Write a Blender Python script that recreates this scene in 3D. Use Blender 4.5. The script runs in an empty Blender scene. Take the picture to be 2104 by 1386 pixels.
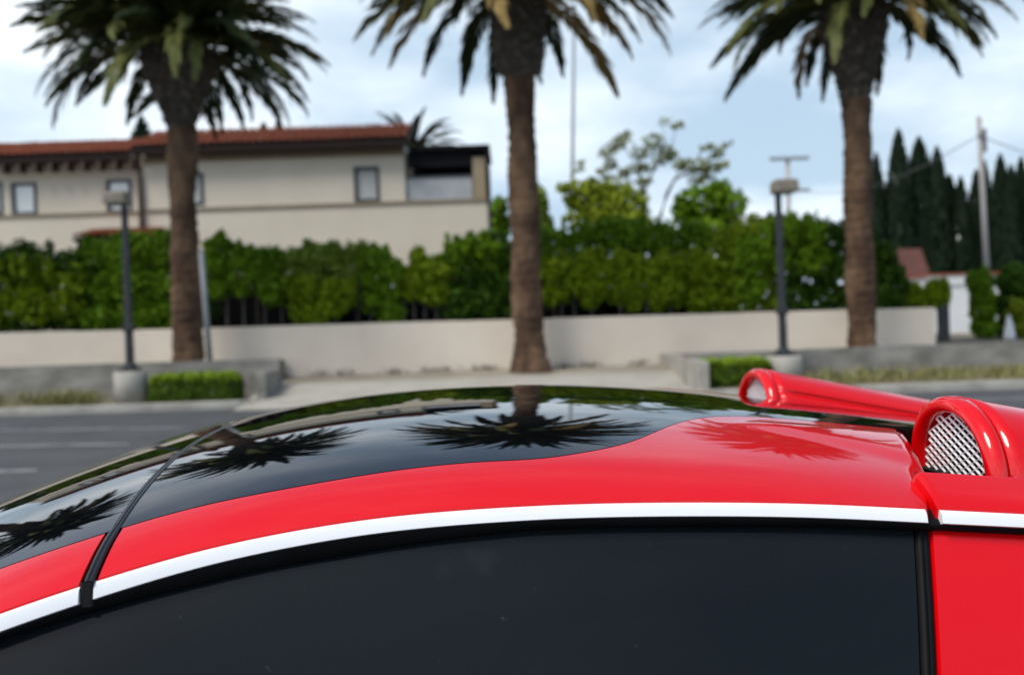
import bpy, math, random
import numpy as np
from mathutils import Vector, Matrix, noise
random.seed(7); rng = np.random.default_rng(7)
R_ = math.radians
SC = bpy.context.scene
COL = SC.collection

# ------------------------------------------------------------------ camera, sky, sun, exposure
FPX, ROLL, PITCH, HC = 2045.0, R_(1.9), math.atan(28 / 2045.0), 1.3
F_ = Vector((0, math.cos(PITCH), -math.sin(PITCH))); U0 = Vector((0, math.sin(PITCH), math.cos(PITCH)))
RX = Vector((1, 0, 0)) * math.cos(ROLL) - U0 * math.sin(ROLL)
UP = Vector((1, 0, 0)) * math.sin(ROLL) + U0 * math.cos(ROLL)
cam = bpy.data.cameras.new('camera'); cam_o = bpy.data.objects.new('camera', cam); COL.objects.link(cam_o)
cam_o.matrix_world = Matrix(((RX.x, UP.x, -F_.x, 0), (RX.y, UP.y, -F_.y, 0), (RX.z, UP.z, -F_.z, HC), (0, 0, 0, 1)))
cam.sensor_width = 36; cam.lens = FPX / 2104 * 36; cam.clip_start = 0.05; cam.clip_end = 2000
cam.dof.use_dof = True; cam.dof.focus_distance = 1.13; cam.dof.aperture_fstop = 4.4
SC.camera = cam_o

SUN_EL, SUN_AZ = R_(54), R_(228)          # azimuth clockwise from +Y: behind the camera, to the left
world = bpy.data.worlds.new('World'); SC.world = world; world.use_nodes = True
nt = world.node_tree; nt.nodes.clear(); N = nt.nodes.new; L = nt.links.new
out = N('ShaderNodeOutputWorld'); bg = N('ShaderNodeBackground'); bg.inputs['Strength'].default_value = 0.1
sky = N('ShaderNodeTexSky'); sky.sky_type = 'NISHITA'; sky.sun_disc = False
sky.sun_elevation = SUN_EL; sky.sun_rotation = SUN_AZ; sky.air_density = 1.0; sky.dust_density = 1.5
tc = N('ShaderNodeTexCoord'); mp = N('ShaderNodeMapping'); mp.inputs['Scale'].default_value = (1.0, 1.0, 2.2)
mp.inputs['Location'].default_value = (0.35, 0.2, 0.1)
n1 = N('ShaderNodeTexNoise'); n1.inputs['Scale'].default_value = 4.2; n1.inputs['Detail'].default_value = 6; n1.inputs['Roughness'].default_value = 0.5
n2 = N('ShaderNodeTexNoise'); n2.inputs['Scale'].default_value = 2.1; n2.inputs['Detail'].default_value = 3
L(tc.outputs['Generated'], mp.inputs['Vector']); L(mp.outputs[0], n1.inputs['Vector']); L(mp.outputs[0], n2.inputs['Vector'])
cr = N('ShaderNodeValToRGB')
cr.color_ramp.elements[0].position = 0.41; cr.color_ramp.elements[0].color = (4.2, 5.5, 6.8, 1)
cr.color_ramp.elements[1].position = 0.76; cr.color_ramp.elements[1].color = (9.7, 10.3, 10.7, 1)
sep = N('ShaderNodeSeparateXYZ'); L(tc.outputs['Generated'], sep.inputs[0])
bank = N('ShaderNodeMath'); bank.operation = 'MULTIPLY_ADD'; bank.inputs[1].default_value = -0.12    # brighter cloud bank towards the left
L(sep.outputs['X'], bank.inputs[0]); L(n1.outputs['Fac'], bank.inputs[2]); L(bank.outputs[0], cr.inputs['Fac'])
el = N('ShaderNodeMapRange'); el.inputs['From Min'].default_value = 0.26; el.inputs['From Max'].default_value = 0.56
el.inputs['To Min'].default_value = 0.93; el.inputs['To Max'].default_value = 0.12
L(sep.outputs['Z'], el.inputs['Value'])
ad = N('ShaderNodeMath'); ad.operation = 'MULTIPLY_ADD'; ad.inputs[1].default_value = 0.6; ad.inputs[2].default_value = -0.3
L(n2.outputs['Fac'], ad.inputs[0])
ad2 = N('ShaderNodeMath'); ad2.operation = 'ADD'; ad2.use_clamp = True; L(ad.outputs[0], ad2.inputs[0]); L(el.outputs[0], ad2.inputs[1])
mx = N('ShaderNodeMix'); mx.data_type = 'RGBA'
L(ad2.outputs[0], mx.inputs['Factor']); L(sky.outputs[0], mx.inputs['A']); L(cr.outputs['Color'], mx.inputs['B'])
L(mx.outputs['Result'], bg.inputs['Color']); L(bg.outputs[0], out.inputs['Surface'])

sun = bpy.data.lights.new('sun', 'SUN'); sun.energy = 2.0; sun.angle = R_(23); sun.color = (1, 0.95, 0.88)
sun_o = bpy.data.objects.new('sun', sun); COL.objects.link(sun_o)
sd = Vector((math.sin(SUN_AZ) * math.cos(SUN_EL), math.cos(SUN_AZ) * math.cos(SUN_EL), math.sin(SUN_EL)))
sun_o.rotation_euler = sd.to_track_quat('Z', 'Y').to_euler(); sun_o.location = (0, -5, 30)
vs = SC.view_settings; vs.view_transform = 'Standard'; vs.look = 'None'; vs.gamma = 1; vs.use_curve_mapping = False; vs.exposure = 0.42

# ------------------------------------------------------------------ helpers
def at(x, y, Y):
    "point of the world plane at distance Y seen at a spot of the 2104 x 1386 photograph"
    d = F_ + RX * ((x - 1052) / FPX) + UP * ((693 - y) / FPX)
    return Vector((0, 0, HC)) + d * (Y / d.y)
def tag(o, label=None, cat=None, group=None, kind=None):
    if label: o['label'] = label
    if cat: o['category'] = cat
    if group: o['group'] = group
    if kind: o['kind'] = kind
    return o
def empty(name, loc, label, cat, group=None, rz=0):
    o = bpy.data.objects.new(name, None); COL.objects.link(o); o.location = loc; o.rotation_euler.z = rz
    o.empty_display_size = 0.2
    bpy.context.view_layer.update()
    return tag(o, label, cat, group)
def link(name, me, parent=None, mat=None, smooth=False):
    if mat is not None and not me.materials: me.materials.append(mat)
    if smooth: me.polygons.foreach_set('use_smooth', [True] * len(me.polygons))
    o = bpy.data.objects.new(name, me); COL.objects.link(o)
    if parent:
        o.parent = parent
        p = parent; off = Vector()
        o.matrix_parent_inverse = Matrix.Identity(4)
    return o
def world_origin(parent):
    m = Matrix.Identity(4)
    while parent:
        m = parent.matrix_basis @ m; parent = parent.parent
    return m
class MB:
    def __init__(s): s.v = []; s.f = []
    def add(s, v, f):
        n = len(s.v); s.v += [tuple(p) for p in v]; s.f += [tuple(i + n for i in q) for q in f]; return s
    def box(s, a, b, M=None):
        x0, y0, z0 = a; x1, y1, z1 = b
        v = [Vector(p) for p in ((x0,y0,z0),(x1,y0,z0),(x1,y1,z0),(x0,y1,z0),(x0,y0,z1),(x1,y0,z1),(x1,y1,z1),(x0,y1,z1))]
        if M: v = [M @ p for p in v]
        return s.add(v, [(0,3,2,1),(4,5,6,7),(0,1,5,4),(1,2,6,5),(2,3,7,6),(3,0,4,7)])
    def tube(s, pts, rad, n=8, cap=True):
        pts = [Vector(p) for p in pts]; rs = rad if isinstance(rad, (list, tuple)) else [rad] * len(pts)
        v = []; f = []
        for i, p in enumerate(pts):
            t = (pts[min(i + 1, len(pts) - 1)] - pts[max(i - 1, 0)]).normalized()
            a = t.orthogonal().normalized() if abs(t.z) < .95 else t.cross(Vector((0, 1, 0))).normalized()
            b = t.cross(a)
            for k in range(n):
                q = 2 * math.pi * k / n; v.append(p + (a * math.cos(q) + b * math.sin(q)) * rs[i])
        for i in range(len(pts) - 1):
            for k in range(n):
                k2 = (k + 1) % n; f.append((i*n+k, i*n+k2, (i+1)*n+k2, (i+1)*n+k))
        if cap: f.append(tuple(range(n))[::-1]); f.append(tuple((len(pts)-1)*n + k for k in range(n)))
        return s.add(v, f)
    def lathe(s, c, prof, n=24):
        v = []; f = []
        for r, z in prof:
            for k in range(n):
                q = 2*math.pi*k/n; v.append((c[0]+r*math.cos(q), c[1]+r*math.sin(q), c[2]+z))
        m = len(prof)
        for i in range(m-1):
            for k in range(n):
                k2=(k+1)%n; f.append((i*n+k, i*n+k2, (i+1)*n+k2, (i+1)*n+k))
        f.append(tuple(range(n))[::-1]); f.append(tuple((m-1)*n+k for k in range(n)))
        return s.add(v, f)
    def grid(s, P, flip=False):
        r, c = len(P), len(P[0]); v = [p for row in P for p in row]; f = []
        for i in range(r-1):
            for j in range(c-1):
                q = (i*c+j, i*c+j+1, (i+1)*c+j+1, (i+1)*c+j); f.append(q[::-1] if flip else q)
        return s.add(v, f)
    def mesh(s, name):
        me = bpy.data.meshes.new(name); me.from_pydata([tuple(p) for p in s.v], [], s.f); me.update(); return me
    def build(s, name, mat, parent=None, smooth=False, local=False, bevel=0):
        if parent and not local:
            inv = world_origin(parent).inverted(); s.v = [tuple(inv @ Vector(p)) for p in s.v]
        o = link(name, s.mesh(name), parent, mat, smooth)
        if bevel:
            m = o.modifiers.new('bevel', 'BEVEL'); m.width = bevel; m.segments = 2; m.limit_method = 'ANGLE'
        return o
def quads_mesh(name, V, nper=4):
    "V: (n, nper, 3) array of separate polygons"
    n = len(V); me = bpy.data.meshes.new(name); me.vertices.add(n*nper); me.vertices.foreach_set('co', np.ascontiguousarray(V, dtype=np.float32).ravel())
    me.loops.add(n*nper); me.loops.foreach_set('vertex_index', np.arange(n*nper, dtype=np.int32))
    me.polygons.add(n); me.polygons.foreach_set('loop_start', np.arange(0, n*nper, nper, dtype=np.int32))
    me.update(calc_edges=True); me.validate(); return me

def mat(name, col, rough=0.6, col2=None, scale=5.0, detail=4, lo=.35, hi=.65, bump=0.0, bscale=None, metal=0.0, coat=0.0, ior=1.5, island=None, stretch=None, trans=0.0, spec=None):
    m = bpy.data.materials.new(name); m.use_nodes = True; t = m.node_tree; b = t.nodes['Principled BSDF']
    b.inputs['Base Color'].default_value = (*col, 1); b.inputs['Roughness'].default_value = rough; b.inputs['Metallic'].default_value = metal
    b.inputs['Coat Weight'].default_value = coat; b.inputs['Coat Roughness'].default_value = 0.02; b.inputs['Coat IOR'].default_value = 1.56; b.inputs['IOR'].default_value = ior
    if spec is not None: b.inputs['Specular IOR Level'].default_value = spec
    co = t.nodes.new('ShaderNodeTexCoord'); vec = co.outputs['Object']
    if stretch:
        mm = t.nodes.new('ShaderNodeMapping'); mm.inputs['Scale'].default_value = stretch; t.links.new(vec, mm.inputs[0]); vec = mm.outputs[0]
    src = None
    if island:
        g = t.nodes.new('ShaderNodeNewGeometry'); r = t.nodes.new('ShaderNodeValToRGB')
        els = r.color_ramp.elements
        for i, c in enumerate(island):
            p = i/(len(island)-1)
            e = els[0] if i == 0 else (els[1] if i == len(island)-1 else els.new(p))
            e.position = p; e.color = (*c, 1)
        t.links.new(g.outputs['Random Per Island'], r.inputs[0]); src = r.outputs[0]
        b.inputs['Specular IOR Level'].default_value = 0.3 if spec is None else spec
    if col2:
        n = t.nodes.new('ShaderNodeTexNoise'); n.inputs['Scale'].default_value = scale; n.inputs['Detail'].default_value = detail; t.links.new(vec, n.inputs[0])
        mr = t.nodes.new('ShaderNodeMapRange'); mr.inputs['From Min'].default_value = lo; mr.inputs['From Max'].default_value = hi; t.links.new(n.outputs['Fac'], mr.inputs[0])
        x = t.nodes.new('ShaderNodeMix'); x.data_type = 'RGBA'; t.links.new(mr.outputs[0], x.inputs['Factor'])
        x.inputs['A'].default_value = (*col, 1); x.inputs['B'].default_value = (*col2, 1)
        if src: t.links.new(src, x.inputs['A'])
        src = x.outputs['Result']
    if src: t.links.new(src, b.inputs['Base Color'])
    if bump:
        n = t.nodes.new('ShaderNodeTexNoise'); n.inputs['Scale'].default_value = bscale or scale*4; n.inputs['Detail'].default_value = 5; t.links.new(vec, n.inputs[0])
        bp = t.nodes.new('ShaderNodeBump'); bp.inputs['Strength'].default_value = bump; bp.inputs['Distance'].default_value = 0.02
        t.links.new(n.outputs['Fac'], bp.inputs['Height']); t.links.new(bp.outputs[0], b.inputs['Normal'])
    if trans: b.inputs['Transmission Weight'].default_value = trans
    return m

M = {}
M['asphalt'] = mat('asphalt', (.062,.065,.068), .85, (.085,.088,.09), 1.3, bump=.4, bscale=60)
M['paint_line'] = mat('worn_line_paint', (.42,.42,.41), .8, (.20,.20,.20), 5, lo=.45, hi=.7)
M['concrete'] = mat('concrete', (.44,.42,.37), .85, (.36,.34,.29), 1.6, bump=.25, bscale=25)
M['sidewalk'] = mat('old_sidewalk', (.36,.32,.25), .9, (.26,.23,.17), 1.8, bump=.3, bscale=25)
M['kerb'] = mat('kerb_concrete', (.40,.39,.35), .85, (.27,.26,.23), 3, bump=.3, bscale=30)
M['retain'] = mat('retaining_wall', (.30,.29,.26), .9, (.15,.145,.13), 1.4, lo=.38, hi=.66, bump=.5, bscale=14, stretch=(1,1,2.2))
M['soil'] = mat('soil', (.16,.13,.09), .95, (.28,.24,.16), 4, bump=.5)
M['white_wall'] = mat('painted_wall', (.80,.715,.60), .85, (.71,.62,.515), .9, lo=.3, hi=.7, bump=.25, bscale=9)
M['stucco'] = mat('stucco', (.67,.615,.51), .9, (.61,.555,.455), .6, lo=.3, hi=.7, bump=.3, bscale=14)
M['stucco2'] = mat('stucco_tan', (.36,.29,.19), .9, (.30,.24,.16), 2)
M['trim_tan'] = mat('string_course_paint', (.27,.22,.155), .8, (.22,.18,.12), 3)
M['rooftile'] = mat('clay_tile', (.36,.10,.045), .8, (.22,.055,.028), 5, island=[(.30,.080,.034),(.24,.056,.025),(.19,.044,.021),(.34,.105,.05)], lo=.45, hi=.8)
M['darkwood'] = mat('dark_wood', (.024,.016,.013), .85, (.016,.011,.009), 8, spec=.2)
M['brownpipe'] = mat('brown_metal', (.06,.036,.026), .7, (.045,.028,.02), 6)
M['black_metal_and_shade'] = mat('black_fascia_and_shade', (.006,.0065,.009), .85, (.010,.010,.012), 4, spec=.15)  # black parts; also stands in for the shade of the balcony recess
M['rail_panel'] = mat('pale_railing', (.42,.45,.47), .6, (.36,.39,.41), 3)
M['winframe'] = mat('window_frame_paint', (.035,.045,.055), .5, (.05,.06,.07), 9)
M['blind'] = mat('window_blind', (.90,.90,.88), .8, (.78,.79,.78), 3, stretch=(1,1,8))
M['pane'] = mat('window_glass', (.9,.95,.95), .03, trans=.85, ior=1.45, col2=(.85,.92,.93), scale=2)
M['trunk'] = mat('palm_bark', (.060,.031,.017), .95, (.22,.135,.078), 2.4, lo=.42, hi=.74, bump=1.0, bscale=22, stretch=(1,1,.6))
M['boots'] = mat('old_leaf_bases', (.05,.043,.035), .95, (.19,.16,.125), 9, lo=.5, hi=.72, bump=1.0, bscale=30)
M['frond'] = mat('palm_frond', (.05,.07,.03), .5, island=[(.024,.038,.014),(.046,.064,.020),(.085,.092,.028),(.032,.048,.018)], spec=.18)
M['frond_sunlit'] = mat('palm_frond_olive_sunlit', (.2,.18,.07), .55, island=[(.13,.14,.04),(.23,.21,.06),(.18,.16,.04),(.09,.11,.03)], spec=.2)  # olive with the sunlit brightness of the front fronds put in
M['frond_d'] = mat('palm_frond_dry', (.30,.2,.1), .75, island=[(.24,.165,.055),(.18,.12,.04),(.12,.08,.03),(.29,.20,.065)], spec=.3)
def leafm(n, cs, **k): return mat(n, cs[0], .6, island=cs, spec=.12, **k)
M['leaf_dark'] = leafm('hedge_leaf_deep', [(0.033,0.079,0.006),(0.070,0.146,0.009),(0.125,0.212,0.012),(0.049,0.109,0.007)])
M['leaf_mid'] = leafm('hedge_leaf_mid', [(0.097,0.197,0.008),(0.216,0.341,0.012),(0.347,0.449,0.018),(0.141,0.251,0.010)])
M['leaf_olive'] = leafm('hedge_leaf_olive', [(0.151,0.221,0.007),(0.299,0.370,0.012),(0.420,0.470,0.015),(0.200,0.281,0.009)])
M['leaf_pale'] = leafm('shrub_leaf_pale', [(0.165,0.234,0.030),(0.275,0.343,0.045),(0.385,0.427,0.080),(0.193,0.275,0.035)])
M['leaf_yellow'] = leafm('tree_leaf_yellow_green', [(0.200,0.250,0.015),(0.338,0.375,0.025),(0.425,0.413,0.030),(0.237,0.300,0.020)])
M['leaf_lime'] = leafm('clipped_leaf_lime', [(.24,.36,.02),(.34,.47,.03),(.42,.52,.04),(.20,.30,.02)])
M['leaf_grey'] = leafm('sparse_leaf', [(0.192,0.230,0.098),(0.307,0.326,0.130),(0.384,0.384,0.143),(0.250,0.269,0.104)])
M['cypress'] = leafm('cypress_leaf', [(.012,.026,.014),(.022,.042,.018),(.032,.055,.022),(.017,.032,.016)])
M['drygrass'] = leafm('dry_grass', [(0.300,0.275,0.132),(0.425,0.375,0.204),(0.375,0.312,0.144),(0.225,0.237,0.084)])
M['twig'] = mat('twig_bark', (.13,.11,.09), .9, (.20,.17,.14), 8)
M['stem'] = mat('hedge_stem', (.055,.05,.045), .9, (.10,.09,.08), 8)
M['lamp_metal'] = mat('lamp_post_paint', (.030,.034,.038), .6, (.045,.05,.055), 4, spec=.25)
M['lamp_head'] = mat('lamp_head_paint', (.24,.21,.16), .6, (.19,.165,.125), 6)
M['lens'] = mat('lamp_lens', (.55,.55,.5), .2, (.45,.45,.42), 5)
M['plinth'] = mat('plinth_concrete', (.42,.40,.35), .85, (.33,.31,.27), 3, bump=.25)
M['pole_wood'] = mat('weathered_pole', (.46,.44,.43), .85, (.36,.34,.33), 2, stretch=(4,4,.4))
M['pole_grey'] = mat('grey_pole', (.27,.28,.30), .6, (.22,.23,.25), 3)
M['stake'] = mat('pale_pole', (.30,.32,.33), .6, (.24,.26,.27), 3)
M['whitepaint'] = mat('white_render', (.80,.82,.83), .8, (.70,.73,.75), 1.2)
M['brownroof'] = mat('brown_shingle', (.125,.046,.034), .9, (.085,.033,.026), 3, bump=.3)
M['gate'] = mat('dark_gate', (.05,.052,.055), .6, (.08,.08,.08), 3)
M['wire'] = mat('wire_rubber', (.12,.12,.13), .6, (.1,.1,.1), 2)
def window_pane(m):        # thin clear glass: see-through with a mirror-like sheen
    t = m.node_tree; o = next(n for n in t.nodes if n.type == 'OUTPUT_MATERIAL'); tr = t.nodes.new('ShaderNodeBsdfTransparent'); gl = t.nodes.new('ShaderNodeBsdfGlossy'); mx_ = t.nodes.new('ShaderNodeMixShader')
    tr.inputs[0].default_value = (.98,.985,.98,1); gl.inputs['Roughness'].default_value = .02; mx_.inputs[0].default_value = .14
    t.links.new(tr.outputs[0], mx_.inputs[1]); t.links.new(gl.outputs[0], mx_.inputs[2]); t.links.new(mx_.outputs[0], o.inputs['Surface'])
window_pane(M['pane'])
# car
M['red'] = mat('red_paint', (.74,.0004,.003), .4, (.72,.0004,.0025), 3, coat=1.0, ior=1.35, spec=.1)
M['black_gloss'] = mat('black_roof_gloss', (.0025,.003,.004), .008, (.003,.0035,.0045), 2, ior=1.65)
M['glass_dark'] = mat('tinted_glass', (.007,.0095,.0112), .02, (.010,.013,.015), 3, lo=.3, hi=.7, ior=1.29, stretch=(1,3,3))
def smudge(m, col):
    t = m.node_tree; b = t.nodes['Principled BSDF']; src = b.inputs['Base Color'].links[0].from_socket; co = t.nodes.new('ShaderNodeTexCoord')
    for st, sc, lo, hi, amt in (((1,1,1),9,.70,.82,.18),((9,1,.7),5,.73,.82,.35),((1,1,1),55,.71,.78,.7)):
        mm = t.nodes.new('ShaderNodeMapping'); mm.inputs['Scale'].default_value = st; t.links.new(co.outputs['Object'], mm.inputs[0])
        n = t.nodes.new('ShaderNodeTexNoise'); n.inputs['Scale'].default_value = sc; n.inputs['Detail'].default_value = 6; t.links.new(mm.outputs[0], n.inputs[0])
        r = t.nodes.new('ShaderNodeMapRange'); r.inputs['From Min'].default_value = lo; r.inputs['From Max'].default_value = hi; r.inputs['To Max'].default_value = amt; t.links.new(n.outputs['Fac'], r.inputs[0])
        x = t.nodes.new('ShaderNodeMix'); x.data_type = 'RGBA'; t.links.new(r.outputs[0], x.inputs['Factor']); t.links.new(src, x.inputs['A']); x.inputs['B'].default_value = (*col,1); src = x.outputs['Result']
    t.links.new(src, b.inputs['Base Color'])
smudge(M['glass_dark'], (.05,.062,.066))
M['screen_glass'] = mat('windscreen_glass', (.003,.0035,.005), .008, (.004,.0045,.006), 2, ior=2.2)
M['rubber'] = mat('black_rubber', (.003,.003,.0035), .6, (.005,.005,.006), 20, spec=.15)
M['seam_rubber'] = mat('seam_rubber', (.008,.008,.009), .25, (.012,.012,.013), 30)
M['trim'] = mat('white_trim', (.93,.95,.96), .35, (.91,.93,.95), 6, coat=.4)
M['mesh_metal'] = mat('silver_mesh', (.88,.89,.90), .35, (.82,.83,.84), 30)
M['cavity'] = mat('dark_cavity', (.004,.004,.004), .8, (.006,.006,.006), 9)
M['tyre'] = mat('tyre_rubber', (.015,.015,.015), .85, (.02,.02,.02), 20)
M['rim'] = mat('alloy_rim', (.6,.6,.62), .25, (.5,.5,.52), 10, metal=1)
M['headlamp'] = mat('headlamp_lens', (.5,.52,.55), .05, (.4,.42,.45), 8)

# ------------------------------------------------------------------ ground, kerbs, pavements
def sheet(name, pts, mat_, kind='structure', n=1):
    mb = MB(); mb.add(pts, [tuple(range(len(pts)))]); o = mb.build(name, mat_); tag(o, kind=kind); return o
sheet('road', [(-600,-300,0),(600,-300,0),(600,900,0),(-600,900,0)], M['asphalt'])
# raised ground behind the walls
gr = MB(); gr.grid([[(-300,18.75,.74),(-5.05,18.75,.74),(-5.05,20.9,.5)],[(-300,20.95,.55),(-5.05,20.95,.55),(-5.05,20.95,.55)]])
gr = MB(); gr.box((-300,18.72,.01),(-4.72,20.58,.72)); gr.box((3.22,17.73,.01),(300,20.58,.57))
tag(gr.build('parkway_ground', M['soil']), kind='structure')
gr = MB(); gr.box((-400,20.82,.01),(400,600,.58)); tag(gr.build('garden_ground', M['soil']), kind='structure')
# driveway ramp and sidewalk between the two planters
dv = MB(); dv.grid([[(-4.70+ .0*i, y, z) for y, z in ((16.6,.006),(17.4,.09),(18.7,.27),(18.98,.30))] if i == 0 else [(3.05, y, z) for y, z in ((16.6,.006),(17.4,.09),(18.7,.27),(18.98,.30))] for i in range(2)], True)
tag(dv.build('driveway', M['concrete']), kind='structure')
dv = MB(); dv.grid([[(-4.70,18.985,.30),(-4.70,20.62,.35)],[(3.05,18.985,.30),(3.05,20.62,.35)]], True)
tag(dv.build('sidewalk', M['sidewalk']), kind='structure')
def kerb(name, path, w, h):
    mb = MB(); P = []
    for i, p in enumerate(path):
        a = Vector(path[max(i-1,0)]); b = Vector(path[min(i+1,len(path)-1)]); t = (b-a).normalized(); n = Vector((-t.y,t.x,0))
        p = Vector(p); P.append([p + Vector((0,0,-.02)), p + Vector((0,0,h-.02)), p + n*.02 + Vector((0,0,h)), p + n*w + Vector((0,0,h)), p+n*w+Vector((0,0,-.02))])
    mb.grid(P, True); o = mb.build(name, M['kerb']); tag(o, kind='structure'); return o
kerb('kerb', [(-60,17.15,0),(-5.1,17.15,0),(-4.75,17.2,0),(-4.5,17.38,0),(-4.4,17.7,0),(-4.38,18.55,0)], .16, .13)
kerb('kerb', [(2.86,17.5,0),(2.86,16.4,0),(2.98,16.1,0),(3.25,15.92,0),(3.65,15.85,0),(70,15.75,0)], .16, .13)
sl = MB(); sl.box((-60,17.3,.01),(-4.55,18.52,.11)); tag(sl.build('planter_soil', M['soil']), kind='structure')
sl = MB(); sl.box((3.02,16.0,.01),(70,17.54,.11)); tag(sl.build('planter_soil', M['soil']), kind='structure')
# parking lines painted on the asphalt
for (x0,y0),(x1,y1),w in (((-400,891),(380,878),.09),((-300,922),(265,912),.10),((-300,976),(75,966),.10)):
    def g(x,y):
        d = F_ + RX*((x-1052)/FPX) + UP*((693-y)/FPX); p = Vector((0,0,HC)) + d*(-HC/d.z); return p
    a, b = g(x0,y0), g(x1,y1); n = Vector((0,1,0))*w
    sheet('parking_line', [(a.x,a.y-w/2,.004),(b.x,b.y-w/2,.004),(b.x,b.y+w/2,.004),(a.x,a.y+w/2,.004)], M['paint_line'])
ln = [at(1700,805,16.4), at(2300,790,16.4)]
sheet('parking_line', [(6.3,14.1,.004),(16,14.1,.004),(16,14.2,.004),(6.3,14.2,.004)], M['paint_line'])

# ------------------------------------------------------------------ walls
def wall_run(root, x0, x1, Y, z0, zt0, zt1, thick, seg, mat_, name, cap=None):
    n = max(1, round((x1-x0)/seg))
    for i in range(n):
        a = x0+(x1-x0)*i/n; b = x0+(x1-x0)*(i+1)/n-.0012
        za = zt0+(zt1-zt0)*i/n; zb = zt0+(zt1-zt0)*(i+1)/n
        dz = random.uniform(-.008,.012); dy = random.uniform(0,.003)
        mb = MB(); v = [(a,Y+dy,z0),(b,Y+dy,z0),(b,Y+thick,z0),(a,Y+thick,z0),(a,Y+dy,za+dz),(b,Y+dy,zb+dz),(b,Y+thick,zb+dz),(a,Y+thick,za+dz)]
        mb.add(v, [(0,3,2,1),(4,5,6,7),(0,1,5,4),(1,2,6,5),(2,3,7,6),(3,0,4,7)])
        mb.build(name, mat_, root)
xw = at(1921,650,20.65).x
ww = empty('boundary_wall', (0,20.6,.2), 'long low cream painted wall behind the palms with the green hedge above', 'wall')
zl, zr = at(0,683,20.65).z, at(1900,633,20.65).z
wall_run(ww, -15, xw, 20.65, .1, zl+.02, zr, .16, 1.95, M['white_wall'], 'wall_panel')
lw = empty('retaining_wall', (-8,18.6,0), 'stained grey retaining wall in the left planter behind the lamp plinth', 'wall')
wall_run(lw, -16, -4.36, 18.55, .0, at(0,752,18.55).z, at(515,739,18.55).z, .17, 2.4, M['retain'], 'wall_panel')
mb = MB(); mb.box((-4.54,17.55,.02),(-4.37,18.545,.60)); mb.build('end_wall', M['retain'], lw, bevel=.01)
rw = empty('retaining_wall', (6,18.6,0), 'grey retaining wall on the right below the utility pole and right lamp', 'wall')
wall_run(rw, at(1408,740,17.55).x, 18, 17.55, .0, at(1410,727,17.55).z, at(2104,695,17.55).z-.03, .17, 2.2, M['retain'], 'wall_panel')
mb = MB(); mb.box((at(1408,740,17.55).x,16.3,.02),(at(1408,740,17.55).x+.17,17.545,.58)); mb.box((at(1408,740,17.55).x+.004,17.724,.02),(at(1408,740,17.55).x+.174,20.6,.585)); mb.build('end_wall', M['plinth'], rw, bevel=.01)

# ------------------------------------------------------------------ foliage helpers
def leaf_quads(C, size, up=0.35, asp=.55, droop=0):
    n = len(C); nrm = rng.normal(size=(n,3)); nrm[:,2] += up*2; nrm[:,1] -= .4; nrm /= np.linalg.norm(nrm,axis=1)[:,None]
    a = np.cross(nrm, rng.normal(size=(n,3))); a /= np.linalg.norm(a,axis=1)[:,None]; b = np.cross(nrm, a)
    s = (size*rng.uniform(.6,1.3,n))[:,None]
    return np.stack([C-a*s, C+b*s*asp-nrm*s*.12, C+a*s, C-b*s*asp-nrm*s*.12], 1)
def blob_points(lobes, n):
    vol = np.array([l[1][0]*l[1][1]*l[1][2] for l in lobes])**.75; k = rng.choice(len(lobes), n, p=vol/vol.sum())
    d = rng.normal(size=(n,3)); d /= np.linalg.norm(d,axis=1)[:,None]
    r = rng.uniform(.25,1.0,n)**.45
    ph = rng.uniform(0,6.28,(len(lobes),3))
    wob = 1+.16*np.sin(d[:,0]*5+ph[k,0])*np.sin(d[:,2]*5+ph[k,1])+.10*np.sin(d[:,1]*9+ph[k,2])
    c = np.array([l[0] for l in lobes])[k]; s = np.array([l[1] for l in lobes])[k]
    return c + d*s*(r*wob)[:,None]
def crown(name, lobes, n, size, mat_, parent, **k):
    V = leaf_quads(blob_points(lobes, n), size, **k)
    o0 = np.array(world_origin(parent).translation) if parent else np.zeros(3)
    return link(name, quads_mesh(name, V-o0), parent, mat_)

# hedge shrubs behind the cream wall: (label, material, [(x, top, bottom, half width) in photo px], distance, leaves, stem positions)
HY = 21.7
def shrub(name, label, mat_, cols, Y=HY, n=2600, size=.075, stems=(), group='hedge shrubs behind the cream wall', depth=.45, cat='shrub', base=.5):
    xs = [c[0] for c in cols]; p0 = at(sum(xs)/len(xs), 660, Y)
    root = empty(name, (p0.x, Y, base), label, cat, group)
    lobes = []
    for x, t, b, hw in cols:
        a, c = at(x,t,Y), at(x,b,Y); h = a.z-c.z; r = hw/FPX*Y
        m = max(1, round(h/(1.5*r)))
        for i in range(m):
            zz = c.z + h*(i+.5)/m; lobes.append(((a.x+random.uniform(-.12,.12)*r, Y+random.uniform(-.15,.15), zz), (r*1.05, depth, h/m*.62)))
        for j in range(7):   # loose sprigs on top and sides
            lobes.append(((a.x+random.uniform(-.9,.9)*r, Y+random.uniform(-.3,.2), a.z-h*abs(random.gauss(0,.22))), (random.uniform(.06,.13),.14,random.uniform(.1,.27))))
    crown('crown', lobes, int(n*2.7), size*.86, mat_, root)
    for x in stems:
        a = at(x,665,Y); b = at(x+random.uniform(-8,8),575,Y)
        MB().tube([(a.x,Y-.1,base-.02),(a.x*.6+b.x*.4,Y-.12,(base+b.z)/2),(b.x,Y-.05,b.z+.1)], [.035,.03,.022], 6).build('stem', M['stem'], root, True)
    return root
shrub('hedge_shrub','dense dark green hedge at the far left edge, left of the left lamp post', M['leaf_dark'], [(-130,510,690,70),(-30,512,685,60),(60,508,685,60),(140,522,683,55)], n=6500)
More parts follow.
